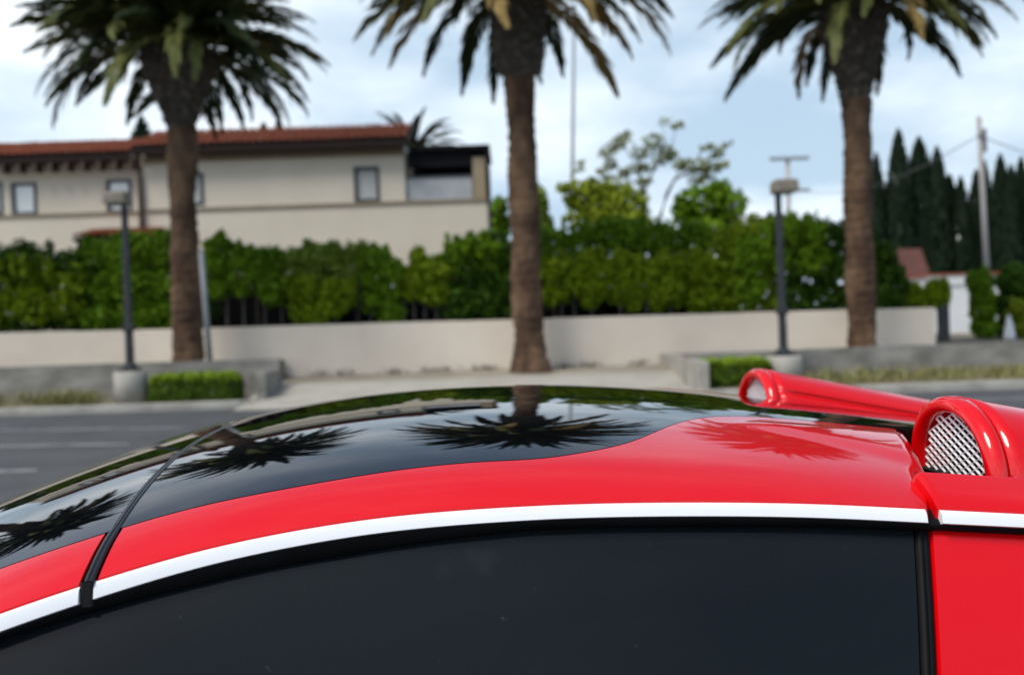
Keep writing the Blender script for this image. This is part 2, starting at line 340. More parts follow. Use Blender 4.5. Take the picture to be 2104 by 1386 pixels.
shrub('hedge_shrub','olive tinted hedge clump low in front of the dark hedge at the far left', M['leaf_olive'], [(-20,535,670,45),(60,530,660,50),(130,545,655,40)], Y=21.25, n=1500, depth=.25)
shrub('hedge_shrub','bright green bushy shrub between left lamp post and left palm trunk', M['leaf_mid'], [(215,500,685,48),(280,480,685,50),(340,478,683,42)], n=4800)
shrub('hedge_shrub','deep green shrub directly behind the left palm trunk', M['leaf_dark'], [(190,540,680,50),(300,560,680,60),(385,520,680,45)], Y=22.1, n=3600)
shrub('hedge_shrub','green shrub with bare stems just right of the pale leaning pole', M['leaf_mid'], [(450,488,610,30),(510,515,600,42),(560,512,625,32)], n=3000, stems=(470,505,545,585))
shrub('hedge_shrub','pale yellow green shrub with two tips in front of the house wall', M['leaf_pale'], [(615,512,600,30),(660,505,610,36),(715,512,595,38)], n=2600, stems=(620,690,735), group=None)
shrub('hedge_shrub','low olive shrub hanging below the pale two tipped shrub', M['leaf_olive'], [(620,575,668,32),(690,580,640,40),(655,585,668,30)], Y=21.3, n=1500, depth=.25)
shrub('hedge_shrub','pointed mid green shrub below the single house window', M['leaf_mid'], [(770,508,640,34),(805,535,668,26)], n=2000, stems=(760,830,855))
shrub('hedge_shrub','short yellow green shrub with a thin spike, left of the big dark shrub', M['leaf_olive'], [(850,545,610,38),(895,535,625,34),(862,520,560,14)], n=1900, stems=(870,900,920))
shrub('hedge_shrub','large dark green shrub at the house corner, left of the middle palm trunk', M['leaf_dark'], [(945,508,662,42),(1000,490,662,46),(1055,500,665,42)], n=4800)
shrub('hedge_shrub','mid green sprays over the top of the large dark shrub', M['leaf_mid'], [(940,500,560,30),(1000,486,555,40),(1090,470,560,40)], Y=21.4, n=1400, depth=.25)
shrub('hedge_shrub','olive green hedge with dark gaps below, right of the middle palm trunk', M['leaf_olive'], [(1135,530,625,40),(1205,525,620,48),(1285,528,625,46),(1365,530,625,46)], n=5200, stems=(1150,1180,1215,1270,1330,1375))
shrub('hedge_shrub','bright green taller shrub row behind the olive hedge with gaps', M['leaf_mid'], [(1130,475,600,40),(1200,468,600,46),(1275,455,600,50),(1350,460,600,46),(1420,462,600,44)], Y=22.6, n=6000)
shrub('hedge_shrub','yellow green hedge just left of the right lamp post', M['leaf_olive'], [(1440,525,645,44),(1510,470,648,44),(1565,455,645,40)], n=4000)
shrub('hedge_shrub','deep green hedge between the right lamp post and right palm trunk', M['leaf_dark'], [(1620,450,645,46),(1690,458,640,44),(1755,465,640,40)], n=5000)
shrub('hedge_shrub','mid green shrub top leaning over the deep green hedge by the right lamp', M['leaf_mid'], [(1600,452,560,34),(1665,446,560,34),(1540,500,620,36)], Y=21.3, n=1800, depth=.25)
shrub('hedge_shrub','small dark shrub just right of the right palm trunk', M['leaf_dark'], [(1805,500,634,28),(1835,545,632,20)], n=1800)
shrub('hedge_shrub','low olive shrub at the right end of the cream wall', M['leaf_olive'], [(1870,600,632,28),(1920,590,628,26)], n=1400, depth=.3)
# dark fence behind the hedge
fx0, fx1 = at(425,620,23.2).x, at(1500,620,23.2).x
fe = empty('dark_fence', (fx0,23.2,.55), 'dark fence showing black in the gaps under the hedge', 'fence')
mb = MB(); mb.box((fx0,23.2,.56),(fx1,23.23,at(600,588,23.2).z-.03)); mb.build('fence_panel', M['black_metal_and_shade'], fe)
k = fx0
while k < fx1: MB().box((k,23.14,.56),(k+.06,23.195,at(600,586,23.2).z)).build('fence_post', M['stem'], fe); k += 1.15
MB().box((fx0,23.15,at(600,588,23.2).z-.028),(fx1,23.24,at(600,588,23.2).z+.02)).build('fence_rail', M['stem'], fe)

# ------------------------------------------------------------------ palms
def frond_mesh(seed, Ln, e0, droop, wid, nl=62):
    r = np.random.default_rng(seed); pts = []; p = np.zeros(3); ns = 16
    for i in range(ns+1):
        s = i/ns; a = e0-droop*s**1.25; pts.append(p.copy()); p = p+np.array([math.cos(a),0,math.sin(a)])*Ln/ns
    pts = np.array(pts); V = []
    def pos(s):
        k = min(int(s*ns), ns-1); q = s*ns-k; return pts[k]*(1-q)+pts[k+1]*q, (pts[k+1]-pts[k])/np.linalg.norm(pts[k+1]-pts[k])
    for i in range(nl):
        s = .10+.9*(i+.5)/nl
        P, T = pos(s); up = np.array([-T[2],0,T[0]])
        ln = wid*(.55+.45*math.sin(min(1,s/.35)*math.pi/2))*(1.0 if s < .65 else 1-.80*(s-.65)/.35)
        for sd in (-1,1):
            al = R_(46-33*s)+r.normal()*.09
            d = T*math.cos(al)+np.array([0,sd,0])*math.sin(al)*.62+up*(.22-.30*s+r.normal()*.13)
            d /= np.linalg.norm(d); g = np.array([0,0,-1.])
            l = ln*r.uniform(.8,1.12); w = .034*r.uniform(.8,1.2)
            wd = np.cross(d, up); wd /= np.linalg.norm(wd)
            m = P+d*l*.55+g*l*.06; e = P+d*l+g*l*.22
            V.append([P-wd*w*.5, m-wd*w, e, m+wd*w])
    for i in range(ns):     # midrib
        w0, w1 = .035*(1-i/ns)+.006, .035*(1-(i+1)/ns)+.006; a, b = pts[i], pts[i+1]; y = np.array([0,1,0])
        V.append([a-y*w0, b-y*w1, b+y*w1, a+y*w0]); z = np.array([0,0,1])
        V.append([a-z*w0*.7, b-z*w1*.7, b+z*w1*.7, a+z*w0*.7])
    return quads_mesh('frond', np.array(V))
FR = {}
for key, mt in (('g','frond'),('y','frond_sunlit'),('d','frond_d')):
    L_ = []
    for i in range(4):
        me = frond_mesh(50+i+(0 if key=='g' else 10), 1.0*(3.05+.14*i), R_(16-4*i), R_(58+7*i), .52+.02*i); me.materials.append(M[mt]); L_.append(me)
    FR[key] = L_
def trunk_mesh(name, prof, lean, n=28, dm=.027, seed=0):
    r = random.Random(seed); rows = []; H = prof[-1][1]
    ns = int(H/.045)
    zs = [p[1] for p in prof]; rsd = [p[0] for p in prof]
    for i in range(ns+1):
        z = H*i/ns; rr = float(np.interp(z, zs, rsd)); c = lean*(z/H); row = []
        for k in range(n+1):
            q = 2*math.pi*(k % n)/n
            u_ = Vector((math.cos(q)*rr*2, math.sin(q)*rr*2, z+seed*7.3))
            sc = math.sin(q*7+z*17+2.2*noise.noise(u_*2.1))*math.sin(q*7-z*17+2.2*noise.noise(u_*1.7+Vector((5,0,0))))
            d = dm*sc*(.45+.8*abs(noise.noise(u_*1.3))) + 2.2*dm*noise.noise(u_*1.1) + dm*1.1*noise.noise(u_*6) + dm*.5*(r.random()-.5)
            wx, wy = .05*noise.noise(Vector((z*.55, seed*3.1, 0)))*min(1,z), .04*noise.noise(Vector((z*.5, seed*5.7, 9)))*min(1,z)
            row.append((c.x+wx+(rr+d)*math.cos(q), c.y+wy+(rr+d)*math.sin(q), z))
        row[-1] = row[0]; rows.append(row)
    mb = MB(); mb.grid(rows, False); return mb
def palm(label, base_px, base_y, neck_px, neck_y, Y, zbase, wpx, bulge, heart_up, seed, nf=140, flare=1.0, dry=.12, scale=.87):
    b = at(base_px, base_y, Y); nk = at(neck_px, neck_y, Y); r = wpx/2/FPX*Y
    root = empty('palm_tree', (b.x, Y, zbase), label, 'palm tree', 'tall palms along the wall')
    H = nk.z-zbase; lean = Vector((nk.x-b.x, 0, 0))
    trunk_mesh('trunk', [(r*1.08*flare,0),(r*1.06*(1+(flare-1)*.6),.25),(r*1.0,.75),(r*.98,H*.5),(r*.93,H*.8),(r*1.0,H)], lean, seed=seed).build('trunk', M['trunk'], root, True, local=True)
    # bulge of old leaf bases: one swollen core with many stubs
    top = Vector((lean.x, 0, H)); hb = heart_up
    core = MB(); core.lathe(top, [(r*.96,-.06)]+[(r*a, hb*t) for a, t in bulge]+[(r*.5,hb*1.02)], 28)
    core.build('leaf_base_core', M['boots'], root, True, local=True)
    st = MB(); rnd = random.Random(seed+5); i = 0
    for i in range(330):
        t = .02+.96*(i/330); a = i*2.39996; rr = r*float(np.interp(t, [p[1] for p in bulge], [p[0] for p in bulge]))
        d = Vector((math.cos(a), math.sin(a), 0)); s = Vector((-d.y, d.x, 0)); c = top+d*(rr-.03)+Vector((0,0,hb*t))
        o = d*rnd.uniform(.05,.11)+Vector((0,0,rnd.uniform(.05,.13))); w = rnd.uniform(.03,.055)
        st.add([c-s*w, c+s*w, c+s*w*.8+o, c-s*w*.8+o, c-Vector((0,0,.07)), c-Vector((0,0,.0))+o-Vector((0,0,.035))],
               [(0,1,2,3),(0,3,5,4),(1,4,5,2),(3,2,5)])
    tag(st.build('leaf_stub', M['boots'], root, local=True), kind='stuff')
    heart = top+Vector((0,0,hb))
    for i in range(nf):
        t = i/nf; a = i*2.39996+seed
        tilt = R_(-4+ 80*t**1.3) + rnd.gauss(0,.07)      # oldest fronds hang, youngest stand up
        u = rnd.random(); front = math.sin(a) < .35
        key = 'd' if (t < .30 and u < dry*1.3) else ('y' if (u < .60 and front and t < .7) else 'g')  # camera-side fronds get the lighter olive, sunlight put into their colour
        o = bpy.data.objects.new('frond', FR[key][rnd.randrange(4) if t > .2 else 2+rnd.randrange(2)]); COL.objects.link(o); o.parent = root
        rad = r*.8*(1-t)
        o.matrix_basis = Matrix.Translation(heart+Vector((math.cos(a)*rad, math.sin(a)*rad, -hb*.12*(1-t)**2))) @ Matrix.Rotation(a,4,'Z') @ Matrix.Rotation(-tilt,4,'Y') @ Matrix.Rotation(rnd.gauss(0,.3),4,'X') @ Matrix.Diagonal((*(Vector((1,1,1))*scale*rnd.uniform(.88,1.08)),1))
    return root
PY = 19.7
palm('left palm tree, its whole drooping crown in view above the tiled roof', 390,738, 372,258, PY, .70, 58, [(1.0,0),(1.2,.12),(1.75,.36),(2.45,.60),(2.4,.85),(1.6,1.0)], 1.72, 1, flare=1.0, dry=.05)
palm('middle palm tree with flared trunk foot, standing against the cream wall', 1090,757, 1068,158, PY+.2, .33, 60, [(1.0,0),(1.5,.05),(1.75,.22),(1.8,.5),(1.85,.8),(1.4,1.0)], 2.1, 2, flare=1.38, dry=.22, scale=.97)
palm('right palm tree with funnel shaped crown base, nearest the cypresses', 1771,704, 1758,205, PY, .58, 57, [(1.0,0),(1.2,.15),(1.75,.40),(2.3,.60),(2.35,.85),(1.6,1.0)], 2.1, 3, flare=1.0, dry=.07)
# small distant palm peeping over the balcony roof
palm('palm tree just beyond the left edge, seen only mirrored in the windscreen', -352,738, -372,110, PY, .70, 58, [(1.0,0),(1.12,.12),(1.55,.42),(2.2,.66),(2.3,.85),(1.6,1.0)], 1.85, 5, flare=1.0, dry=.08)
b = at(848,330,44); root = empty('palm_tree', (b.x,44,.6), 'small distant palm crown peeping out above the black balcony roof', 'palm tree')
MB().tube([(b.x,44,.58),(b.x,44,b.z)], [.3,.22], 12).build('trunk', M['trunk'], root, True)
rnd = random.Random(4)
for i in range(34):
    a = i*2.39996; t = i/34; o = bpy.data.objects.new('frond', FR['g'][rnd.randrange(4)]); COL.objects.link(o); o.parent = root
    o.matrix_basis = Matrix.Translation((0,0,b.z-.6)) @ Matrix.Rotation(a,4,'Z') @ Matrix.Rotation(-R_(8+70*t),4,'Y') @ Matrix.Diagonal((.82,.82,.82,1))

# ------------------------------------------------------------------ house
HO = 32.0
def hp(x, y, dy=0): return at(x, y, HO+dy)
hs = empty('tiled_house', (hp(500,600).x, HO, .55), 'two storey beige stucco house with red clay tile roof behind the hedge', 'house')
X0 = -19.0; xs = hp(293,430).x; x1 = hp(833,400).x; x2 = hp(1001,450).x
zstr = hp(650,422).z; zl_top = hp(120,345).z; zm_top = hp(600,300).z
# left wing wall stands 0.25 m behind the main block
def wall_box(xa, xb, Y, z0, z1, name='wall', m='stucco'):
    return MB().box((xa,Y,z0),(xb,Y+.3,z1)).build(name, M[m], hs)
WINS = [(-34,5,375,441,'L'),(24,75,376,441,'L'),(219,270,369,436,'L'),(376,418,356,421,'M'),(728,779,343,414,'M')]
def wall_with_windows(xa, xb, Y, z0, z1, wins):
    mb = MB(); xsr = sorted(wins); cur = xa
    for (a,b,c,d) in xsr:
        mb.box((cur,Y,z0),(a,Y+.3,z1)); mb.box((a,Y,z0),(b,Y+.3,c)); mb.box((a,Y,d),(b,Y+.3,z1)); cur = b
    mb.box((cur,Y,z0),(xb,Y+.3,z1)); mb.build('wall', M['stucco'], hs)
wl = {'L':[],'M':[]}
for a,b,t,bt,s in WINS:
    Y = HO+(.25 if s=='L' else 0); p, q = at(a,(t+bt)/2,Y), at(b,(t+bt)/2,Y); zt, zb = at((a+b)/2,t,Y).z, at((a+b)/2,bt,Y).z
    wl[s].append((p.x,q.x,zb,zt))
    w = q.x-p.x; fw = .085; yf = Y-.03
    fr = MB()
    fr.box((p.x-.01,yf,zb-.01),(p.x+fw,Y+.12,zt+.01)); fr.box((q.x-fw,yf,zb-.01),(q.x+.01,Y+.12,zt+.01))
    fr.box((p.x+fw,yf+.003,zb-.01),(q.x-fw,Y+.12,zb+fw)); fr.box((p.x+fw,yf+.003,zt-fw),(q.x-fw,Y+.12,zt+.01))
    f = fr.build('window', M['winframe'], hs)
    MB().box((p.x+fw-.01,Y+.05,zb+fw-.01),(q.x-fw+.01,Y+.056,zt-fw+.01)).build('pane', M['pane'], f)
    MB().box((p.x+fw*.8,Y+.066,zb+.0),(q.x-fw*.8,Y+.075,zt)).build('blind', M['blind'], f)
wall_with_windows(X0, xs, HO+.25, zstr+.05, zl_top+.25, wl['L'])
wall_box(X0, xs, HO+.25, .55, zstr-.05)
wall_with_windows(xs+.001, x1, HO, zstr+.05, zm_top+.2, wl['M'])
wall_box(xs+.001, x2, HO, .55, zstr-.05)
MB().box((xs+.002,HO-.05,zstr-.049),(x2+.02,HO+.3,zstr+.049)).build('string_course', M['trim_tan'], hs)
MB().box((X0,HO+.20,zstr-.049),(xs-.002,HO+.5,zstr+.049)).build('string_course', M['trim_tan'], hs)
# house body behind
MB().box((X0,HO+.56,.6),(x1,HO+9,zm_top)).build('house_core', M['stucco'], hs)
MB().box((x1+.01,HO+3.0,.6),(x2,HO+9,hp(900,300,3).z)).build('rear_wall', M['black_metal_and_shade'], hs)  # back of the loggia, its deep shade put into the black colour
MB().box((x2-.3,HO+.31,.6),(x2,HO+2.99,zstr-.06)).build('side_wall', M['stucco'], hs)
# tiled roof slopes with barrel tiles along the eave
def tiled_roof(xa, xb, Y, ze, slope, length, name='roof'):
    ov = .55
    y0 = Y-ov; y1 = y0+length
    deck = MB(); deck.add([(xa,y0+.03,ze-.02),(xb,y0+.03,ze-.02),(xb,y1,ze-.02+slope*(length-.03)),(xa,y1,ze-.02+slope*(length-.03)),
                           (xa,y0+.03,ze-.10),(xb,y0+.03,ze-.10),(xb,y1,ze-.10+slope*(length-.03)),(xa,y1,ze-.10+slope*(length-.03))],
                          [(0,1,2,3),(7,6,5,4),(0,4,5,1),(1,5,6,2),(2,6,7,3),(3,7,4,0)])
    d = deck.build(name, M['darkwood'], hs)
    mb = MB(); nrow = int(length/.36); pitch = .24; nc = int((xb-xa)/pitch)
    rr = random.Random(3)
    for j in range(nrow):
        for i in range(nc):
            x = xa+pitch*(i+.5); ya = y0+j*.36-.02; yb = ya+.42; P = []
            jz = rr.uniform(-.008,.012)
            for yy, lift, r_ in ((ya,.035,.105),(yb,.0,.09)):
                zz = ze+slope*(yy-y0)+lift+jz
                P.append([(x+r_*math.cos(math.pi*k/5), yy, zz+r_*.8*math.sin(math.pi*k/5)) for k in range(6)])
            mb.grid(P, False)
    tag(mb.build('roof_tile', M['rooftile'], d), kind='stuff')
    return d
zeL = at(120,318,HO-.3).z; zeM = at(560,292,HO-.55).z
tiled_roof(X0, xs-.15, HO+.25, zeL, .40, 2.0)
tiled_roof(at(272,300,HO-.5).x, at(842,285,HO-.5).x, HO, zeM-.02, .40, 2.3)
MB().box((X0,HO-.27,zeL-.24),(xs-.15,HO-.21,zeL-.10)).build('fascia', M['darkwood'], hs)
MB().box((at(272,300,HO-.5).x,HO-.52,zeM-.25),(at(842,290,HO-.5).x,HO-.46,zeM-.12)).build('fascia', M['darkwood'], hs)
MB().box((at(295,300,HO-.5).x,HO-.45,zeM-.24),(x1,HO-.002,zeM-.20)).build('soffit', M['darkwood'], hs)
MB().box((xs+.05,HO-.06,zeM-.44),(x1-.01,HO-.001,zeM-.245)).build('frieze', M['trim_tan'], hs)
MB().box((X0,HO-.2,zeL-.22),(xs-.15,HO+.248,zeL-.16)).build('soffit', M['darkwood'], hs)
MB().box((X0,HO+.19,zeL-.62),(xs-.15,HO+.249,zeL-.225)).build('frieze', M['stucco'], hs)
px = 8
raf = None
while px < 285:
    p = at(px,335,HO-.1)
    if raf is None:
        o = MB().box((-.065,-.26,-.10),(.065,.17,.16)).build('rafter', M['brownpipe'], hs, local=True); raf = o
    else:
        o = raf.copy(); COL.objects.link(o)
    o.location = (p.x-hs.location.x, HO-.0-hs.location.y-.005, zeL-.385-hs.location.z); px += 33
MB().tube([(xs-.02,HO-.35,zeL-.12),(xs-.02,HO-.09,zeL-.55),(xs-.02,HO-.09,zeL-.75),(xs-.02,HO-.09,.6)], .075, 10).build('downpipe', M['brownpipe'], hs, True)
MB().box((xs-.17,HO-.42,zeL-.25),(xs+.12,HO-.28,zeL-.02)).build('rain_head', M['brownpipe'], hs)
MB().tube([(hp(442,300).x,HO+.9,zeM+.1),(hp(442,300).x,HO+.9,at(442,268,HO+.9).z)], .06, 8).build('vent_pipe', M['brownpipe'], hs)
# balcony bay: black flat roof, recess with its shade put in as black, pale railing, tan pillar
zt = hp(920,299,-.2).z
MB().box((at(840,300,HO-.2).x,HO-.2,zt-.12),(at(1006,300,HO-.2).x,HO+3.2,zt)).build('balcony_roof', M['black_metal_and_shade'], hs)
MB().box((at(836,310,HO).x,HO-.02,at(836,345,HO).z),(at(972,310,HO).x,HO+.1,zt-.121)).build('balcony_valance', M['black_metal_and_shade'], hs)  # coloured black to carry on the shade of the recess
MB().box((at(998,340,HO).x,HO-.18,zstr+.051),(at(1005,340,HO).x,HO+.3,zt-.121)).build('corner_post', M['black_metal_and_shade'], hs)
MB().box((at(971,340,HO).x,HO-.03,zstr+.051),(at(997,340,HO).x,HO+.32,at(985,323,HO).z)).build('pillar', M['stucco2'], hs)
MB().box((at(971,340,HO).x,HO-.02,at(985,323,HO).z+.002),(at(997,340,HO).x,HO+.32,zt-.122)).build('beam', M['black_metal_and_shade'], hs)
MB().box((x1+.01,HO+.12,zstr+.051),(at(970,380,HO).x,HO+.16,at(900,364,HO).z)).build('railing_panel', M['rail_panel'], hs)
MB().box((x1+.01,HO+.09,at(900,364,HO).z+.002),(at(970,380,HO).x,HO+.19,at(900,361,HO).z+.02)).build('handrail', M['winframe'], hs)
MB().box((x1+.002,HO+.31,zstr-.06),(x2,HO+2.99,zstr+.0)).build('balcony_floor', M['concrete'], hs)
# little tiled porch roof, low at the left
pr = [at(152,486,HO-1.2), at(300,476,HO-1.2)]
d = MB(); z0 = pr[0].z; d.add([(pr[0].x,HO-1.3,z0-.06),(pr[1].x,HO-1.3,z0-.06),(pr[1].x,HO+.24,z0+.28),(pr[0].x+.5,HO+.24,z0+.28),(pr[0].x,HO-1.3,z0-.16),(pr[1].x,HO-1.3,z0-.16),(pr[1].x,HO+.24,z0-.16),(pr[0].x,HO+.24,z0-.16)],
    [(0,1,2,3),(7,6,5,4),(0,4,5,1),(1,5,6,2),(3,7,4,0)]); pd = d.build('porch_roof', M['darkwood'], hs)
t = MB()
for i in range(10):
    x = pr[0].x+.12+i*.235
    for j in range(4):
        ya = HO-1.34+j*.36; P = []
        for yy, lf in ((ya,.04),(ya+.42,0)):
            zz = z0-.04+.22*(yy-HO+1.3)+lf; P.append([(x+.11*math.cos(math.pi*k/5)+j*.02, yy, zz+.09*math.sin(math.pi*k/5)) for k in range(6)])
        t.grid(P)
tag(t.build('roof_tile', M['rooftile'], pd), kind='stuff')
MB().box((pr[0].x+.05,HO-1.1,.6),(pr[1].x,HO+.2,z0-.17)).build('porch_wall', M['darkwood'], hs)
# reddish outbuilding seen past the house corner
a, b = at(1003,425,36), at(1026,480,36)
ob = empty('garden_outbuilding', (a.x,36,.6), 'dark reddish outbuilding edge just past the right corner of the beige house', 'building')
MB().box((a.x-1.5,36,.58),(b.x,38,a.z-.12)).build('wall', mat('red_brown_render',(.14,.055,.045),.85,(.10,.04,.03),3), ob)
MB().box((a.x-1.6,35.9,a.z-.118),(b.x+.05,38.1,a.z)).build('roof', M['rooftile'], ob)

# ------------------------------------------------------------------ trees behind
def conifer_top(px, top, bot, hw, Y, label, n=700, mt='cypress'):
    a, b = at(px,top,Y), at(px,bot,Y); root = empty('tree', (a.x,Y,.6), label, 'tree')
    MB().tube([(a.x,Y,.58),(a.x,Y,a.z-.2)], [.16,.03], 8).build('trunk', M['twig'], root)
    lob = []; h = a.z-b.z; r = hw/FPX*Y
    for i in range(5): lob.append(((a.x,Y,b.z+h*(i+.5)/5), (r*(1-i*.17),r*(1-i*.17),h/7)))
    crown('crown', lob, n, .13, M[mt], root)
conifer_top(290,242,300,26,46,'small dark conical treetop above the left end of the main roof')
conifer_top(541,252,290,14,60,'tiny bluish treetop above the roof, left of the taller one', 300)
conifer_top(572,236,290,15,60,'taller of two tiny treetops above the middle of the tiled roof', 300)
def broad_tree(label, mt, lobes_px, Y, n, size, limbs, name='tree', base=.58, group=None):
    c = at(sum(l[0] for l in lobes_px)/len(lobes_px), 500, Y); root = empty(name, (c.x,Y,base), label, 'tree', group)
    lob = []
    for x, y, rx, ry in lobes_px:
        p = at(x,y,Y); k = Y/FPX; lob.append(((p.x,Y+random.uniform(-.5,.5),p.z), (rx*k, rx*k*.8, ry*k)))
    crown('crown', lob, n, size, M[mt], root)
    lm = MB()
    for path, r0 in limbs:
        pts = [at(x,y,Y) for x,y in path]; lm.tube(pts, [r0*(1-.75*i/(len(pts)-1)) for i in range(len(pts))], 7)
    lm.build('trunk', M['twig'], root, True)
    return root
broad_tree('yellow green rounded tree right of the thin tall pole', 'leaf_yellow', [(1240,415,70,52),(1195,400,38,30),(1285,430,48,50),(1215,460,55,40),(1160,385,18,14),(1300,470,40,30)], 27, 2700, .11, [([(1245,640),(1242,520),(1235,430)],.12),([(1243,520),(1280,440)],.06),([(1243,500),(1195,410)],.06)])
broad_tree('bushy green tree left of the right lamp head', 'leaf_mid', [(1450,415,60,42),(1500,425,38,34),(1420,440,40,30),(1480,395,26,26),(1460,470,60,30)], 27.5, 2300, .11, [([(1450,640),(1452,520),(1455,430)],.12),([(1452,510),(1500,430)],.05)])
broad_tree('yellow shrub tip rising from the hedge beside the right lamp post', 'leaf_yellow', [(1515,478,24,26),(1540,462,16,22),(1495,500,22,20),(1535,500,26,20)], 23.4, 900, .07, [([(1515,640),(1515,480)],.04)], name='shrub')
broad_tree('slim yellowish sapling just right of the middle palm trunk', 'leaf_pale', [(1115,430,12,40),(1125,470,16,30),(1112,395,8,16)], 26, 600, .09, [([(1118,640),(1116,400)],.04)])
broad_tree('small bright green treetop between the house corner and middle palm', 'leaf_mid', [(1027,425,16,22),(1032,465,20,28)], 28, 600, .10, [([(1030,640),(1028,430)],.05)])
# open, sparse tree: limbs with scattered leaf tufts
def sparse_tree(label, Y, limbs, tufts, n):
    c = at(limbs[0][0][0][0], 600, Y); root = empty('tree', (c.x,Y,.58), label, 'tree')
    lm = MB()
    for path, r0 in limbs:
        pts = [at(x,y,Y+random.uniform(-.1,.1)) for x,y in path]; lm.tube(pts, [r0*(1-.8*i/(len(pts)-1)) for i in range(len(pts))], 6)
    lm.build('trunk', M['twig'], root, True)
    lob = []
    for x,y,r in tufts:
        p = at(x,y,Y); lob.append(((p.x,Y+random.uniform(-.4,.4),p.z),(r/FPX*Y*1.5,.4,r/FPX*Y*.9)))
        lob.append(((p.x+random.uniform(-.25,.25),Y,p.z+random.uniform(-.15,.15)),(r/FPX*Y*1.2,.4,r/FPX*Y*.5)))
    crown('crown', lob, n, .085, M['leaf_grey'], root, asp=.4)
sparse_tree('thin sparse tree with tufted leaves against the sky, left of its shorter twin', 30,
    [([(1330,640),(1318,470),(1320,400),(1312,330),(1300,290)],.09),([(1320,400),(1345,345),(1365,310),(1362,255)],.04),([(1318,420),(1290,370),(1262,330)],.04),([(1314,350),(1280,300),(1255,300)],.03),([(1345,345),(1380,300),(1390,265)],.03),([(1312,330),(1330,300),(1340,285)],.025)],
    [(1262,302,16),(1290,272,8),(1280,290,14),(1310,318,13),(1340,292,16),(1350,325,14),(1362,252,7),(1390,262,9),(1365,310,12),(1255,335,12),(1330,345,12),(1300,350,10),(1322,375,12),(1240,320,9),(1380,320,9),(1285,355,10),(1240,350,10),(1262,372,12),(1315,400,10),(1195,335,6),(1192,350,6)], 1500)
sparse_tree('shorter sparse tree with a bare curved limb, beside the bushy green tree', 29,
    [([(1345,640),(1355,450),(1370,400),(1385,370),(1420,350),(1445,335)],.08),([(1385,370),(1400,345),(1392,342)],.03),([(1420,350),(1440,312),(1445,300)],.03),([(1430,345),(1480,310)],.025)],
    [(1395,345,11),(1420,352,13),(1437,340,14),(1445,308,9),(1480,312,10),(1490,300,7),(1465,345,13),(1455,370,14),(1478,380,12),(1430,372,10),(1475,345,10),(1410,335,8)], 950)

# cypresses at the right: (x, top, half width)
CY = [(1800,318,15,'cypress half hidden by the right palm trunk, on its right side',46),
 (1846,268,22,'tallest cypress, the first one right of the right palm trunk',46),(1888,284,27,'broad cypress second from the left in the row',46.5),
 (1925,304,18,'slim cypress third from the left, with a sharp tip',46),(1951,362,18,'short cypress in the dip right of the slim sharp one',46.5),
 (1974,366,14,'shortest pointed cypress, left of the utility pole gap',46),(2006,352,15,'cypress directly left of the wooden utility pole top',47),
 (2023,335,13,'narrow cypress directly behind the wooden utility pole',48),(2055,320,17,'sharp cypress first to the right of the wooden utility pole',46.5),
 (2077,342,16,'blunt cypress between two sharper ones near the right edge',46),(2098,326,16,'cypress cut by the right edge of the picture',46.5),
 (2140,310,20,'cypress just beyond the right edge of the picture',46)]
for x, t, hw, lab, Y in CY:
    a, b = at(x,t,Y), at(x,590,Y); root = empty('cypress_tree', (b.x,Y,.58), lab, 'cypress', 'row of dark cypresses on the right')
    MB().tube([(b.x,Y,.56),(a.x,Y,a.z-1.2)], [.16,.03], 8).build('trunk', M['twig'], root)
    h = a.z-1.0; r = hw/FPX*Y*1.28; n = 4300
    u = rng.uniform(0,1,n)**.8; prof = np.interp(u, [0,.08,.35,.65,.85,.95,1], [1.1,1.3,1.25,.92,.60,.30,.03])
    th = rng.uniform(0,6.283,n); rad = r*prof*rng.uniform(.45,1.05,n)**.5*(1+.13*np.sin(th*4+u*9+x))
    C = np.stack([a.x+ (b.x-a.x)*(1-u)+rad*np.cos(th), Y+rad*np.sin(th), 1.0+h*u], 1)
    d = np.stack([np.cos(th)*.25, np.sin(th)*.25, np.ones(n)],1)+rng.normal(size=(n,3))*.18; d /= np.linalg.norm(d,axis=1)[:,None]
    s = np.cross(d, np.stack([np.cos(th),np.sin(th),np.zeros(n)],1)+rng.normal(size=(n,3))*.4); s /= np.linalg.norm(s,axis=1)[:,None]
    ln = (.30*rng.uniform(.6,1.3,n)*(1-.55*u))[:,None]
    V = np.stack([C-d*ln, C+s*ln*.32, C+d*ln, C-s*ln*.32],1)-np.array(root.location)
    link('crown', quads_mesh('crown', V), root, M['cypress'])

# ------------------------------------------------------------------ right background: small house, white garden building, gate, bushes
p0, p1, p2, p3 = at(1790,512,38), at(1893,510,38), at(1925,605,36), at(1780,605,36)
bh = empty('brown_roofed_house', (p0.x,38,.58), 'small house with plain brown pitched roof, right of the right palm', 'house')
rf = MB(); rf.add([p3,p2,p1,p0,(p2.x,40,p2.z),(p3.x,40,p3.z)],[(0,1,2,3),(3,2,4,5),(1,4,2),(0,3,5)]); rf.build('roof', M['brownroof'], bh)
MB().box((p3.x+.2,36.3,.56),(p2.x-.3,39.6,p2.z-.02)).build('wall', M['stucco'], bh)
MB().box((p0.x+.15,37.9,p0.z-.2),(p0.x+.45,38.2,at(1826,498,38).z)).build('chimney', M['pole_grey'], bh)
a, b = at(1908,563,30), at(2066,560,30)
wb = empty('white_outbuilding', (a.x,30,.58), 'white rendered flat outbuilding with thin red coping, left of the utility pole', 'building')
MB().box((at(1912,590,30).x,30,.56),(b.x,33,a.z-.06)).build('wall', M['whitepaint'], wb)
MB().box((a.x-.04,29.94,a.z-.34),(b.x+.05,29.998,a.z-.06)).build('fascia', M['whitepaint'], wb)
MB().box((a.x-.06,29.9,a.z-.058),(b.x+.1,33.1,a.z)).build('coping', M['rooftile'], wb)
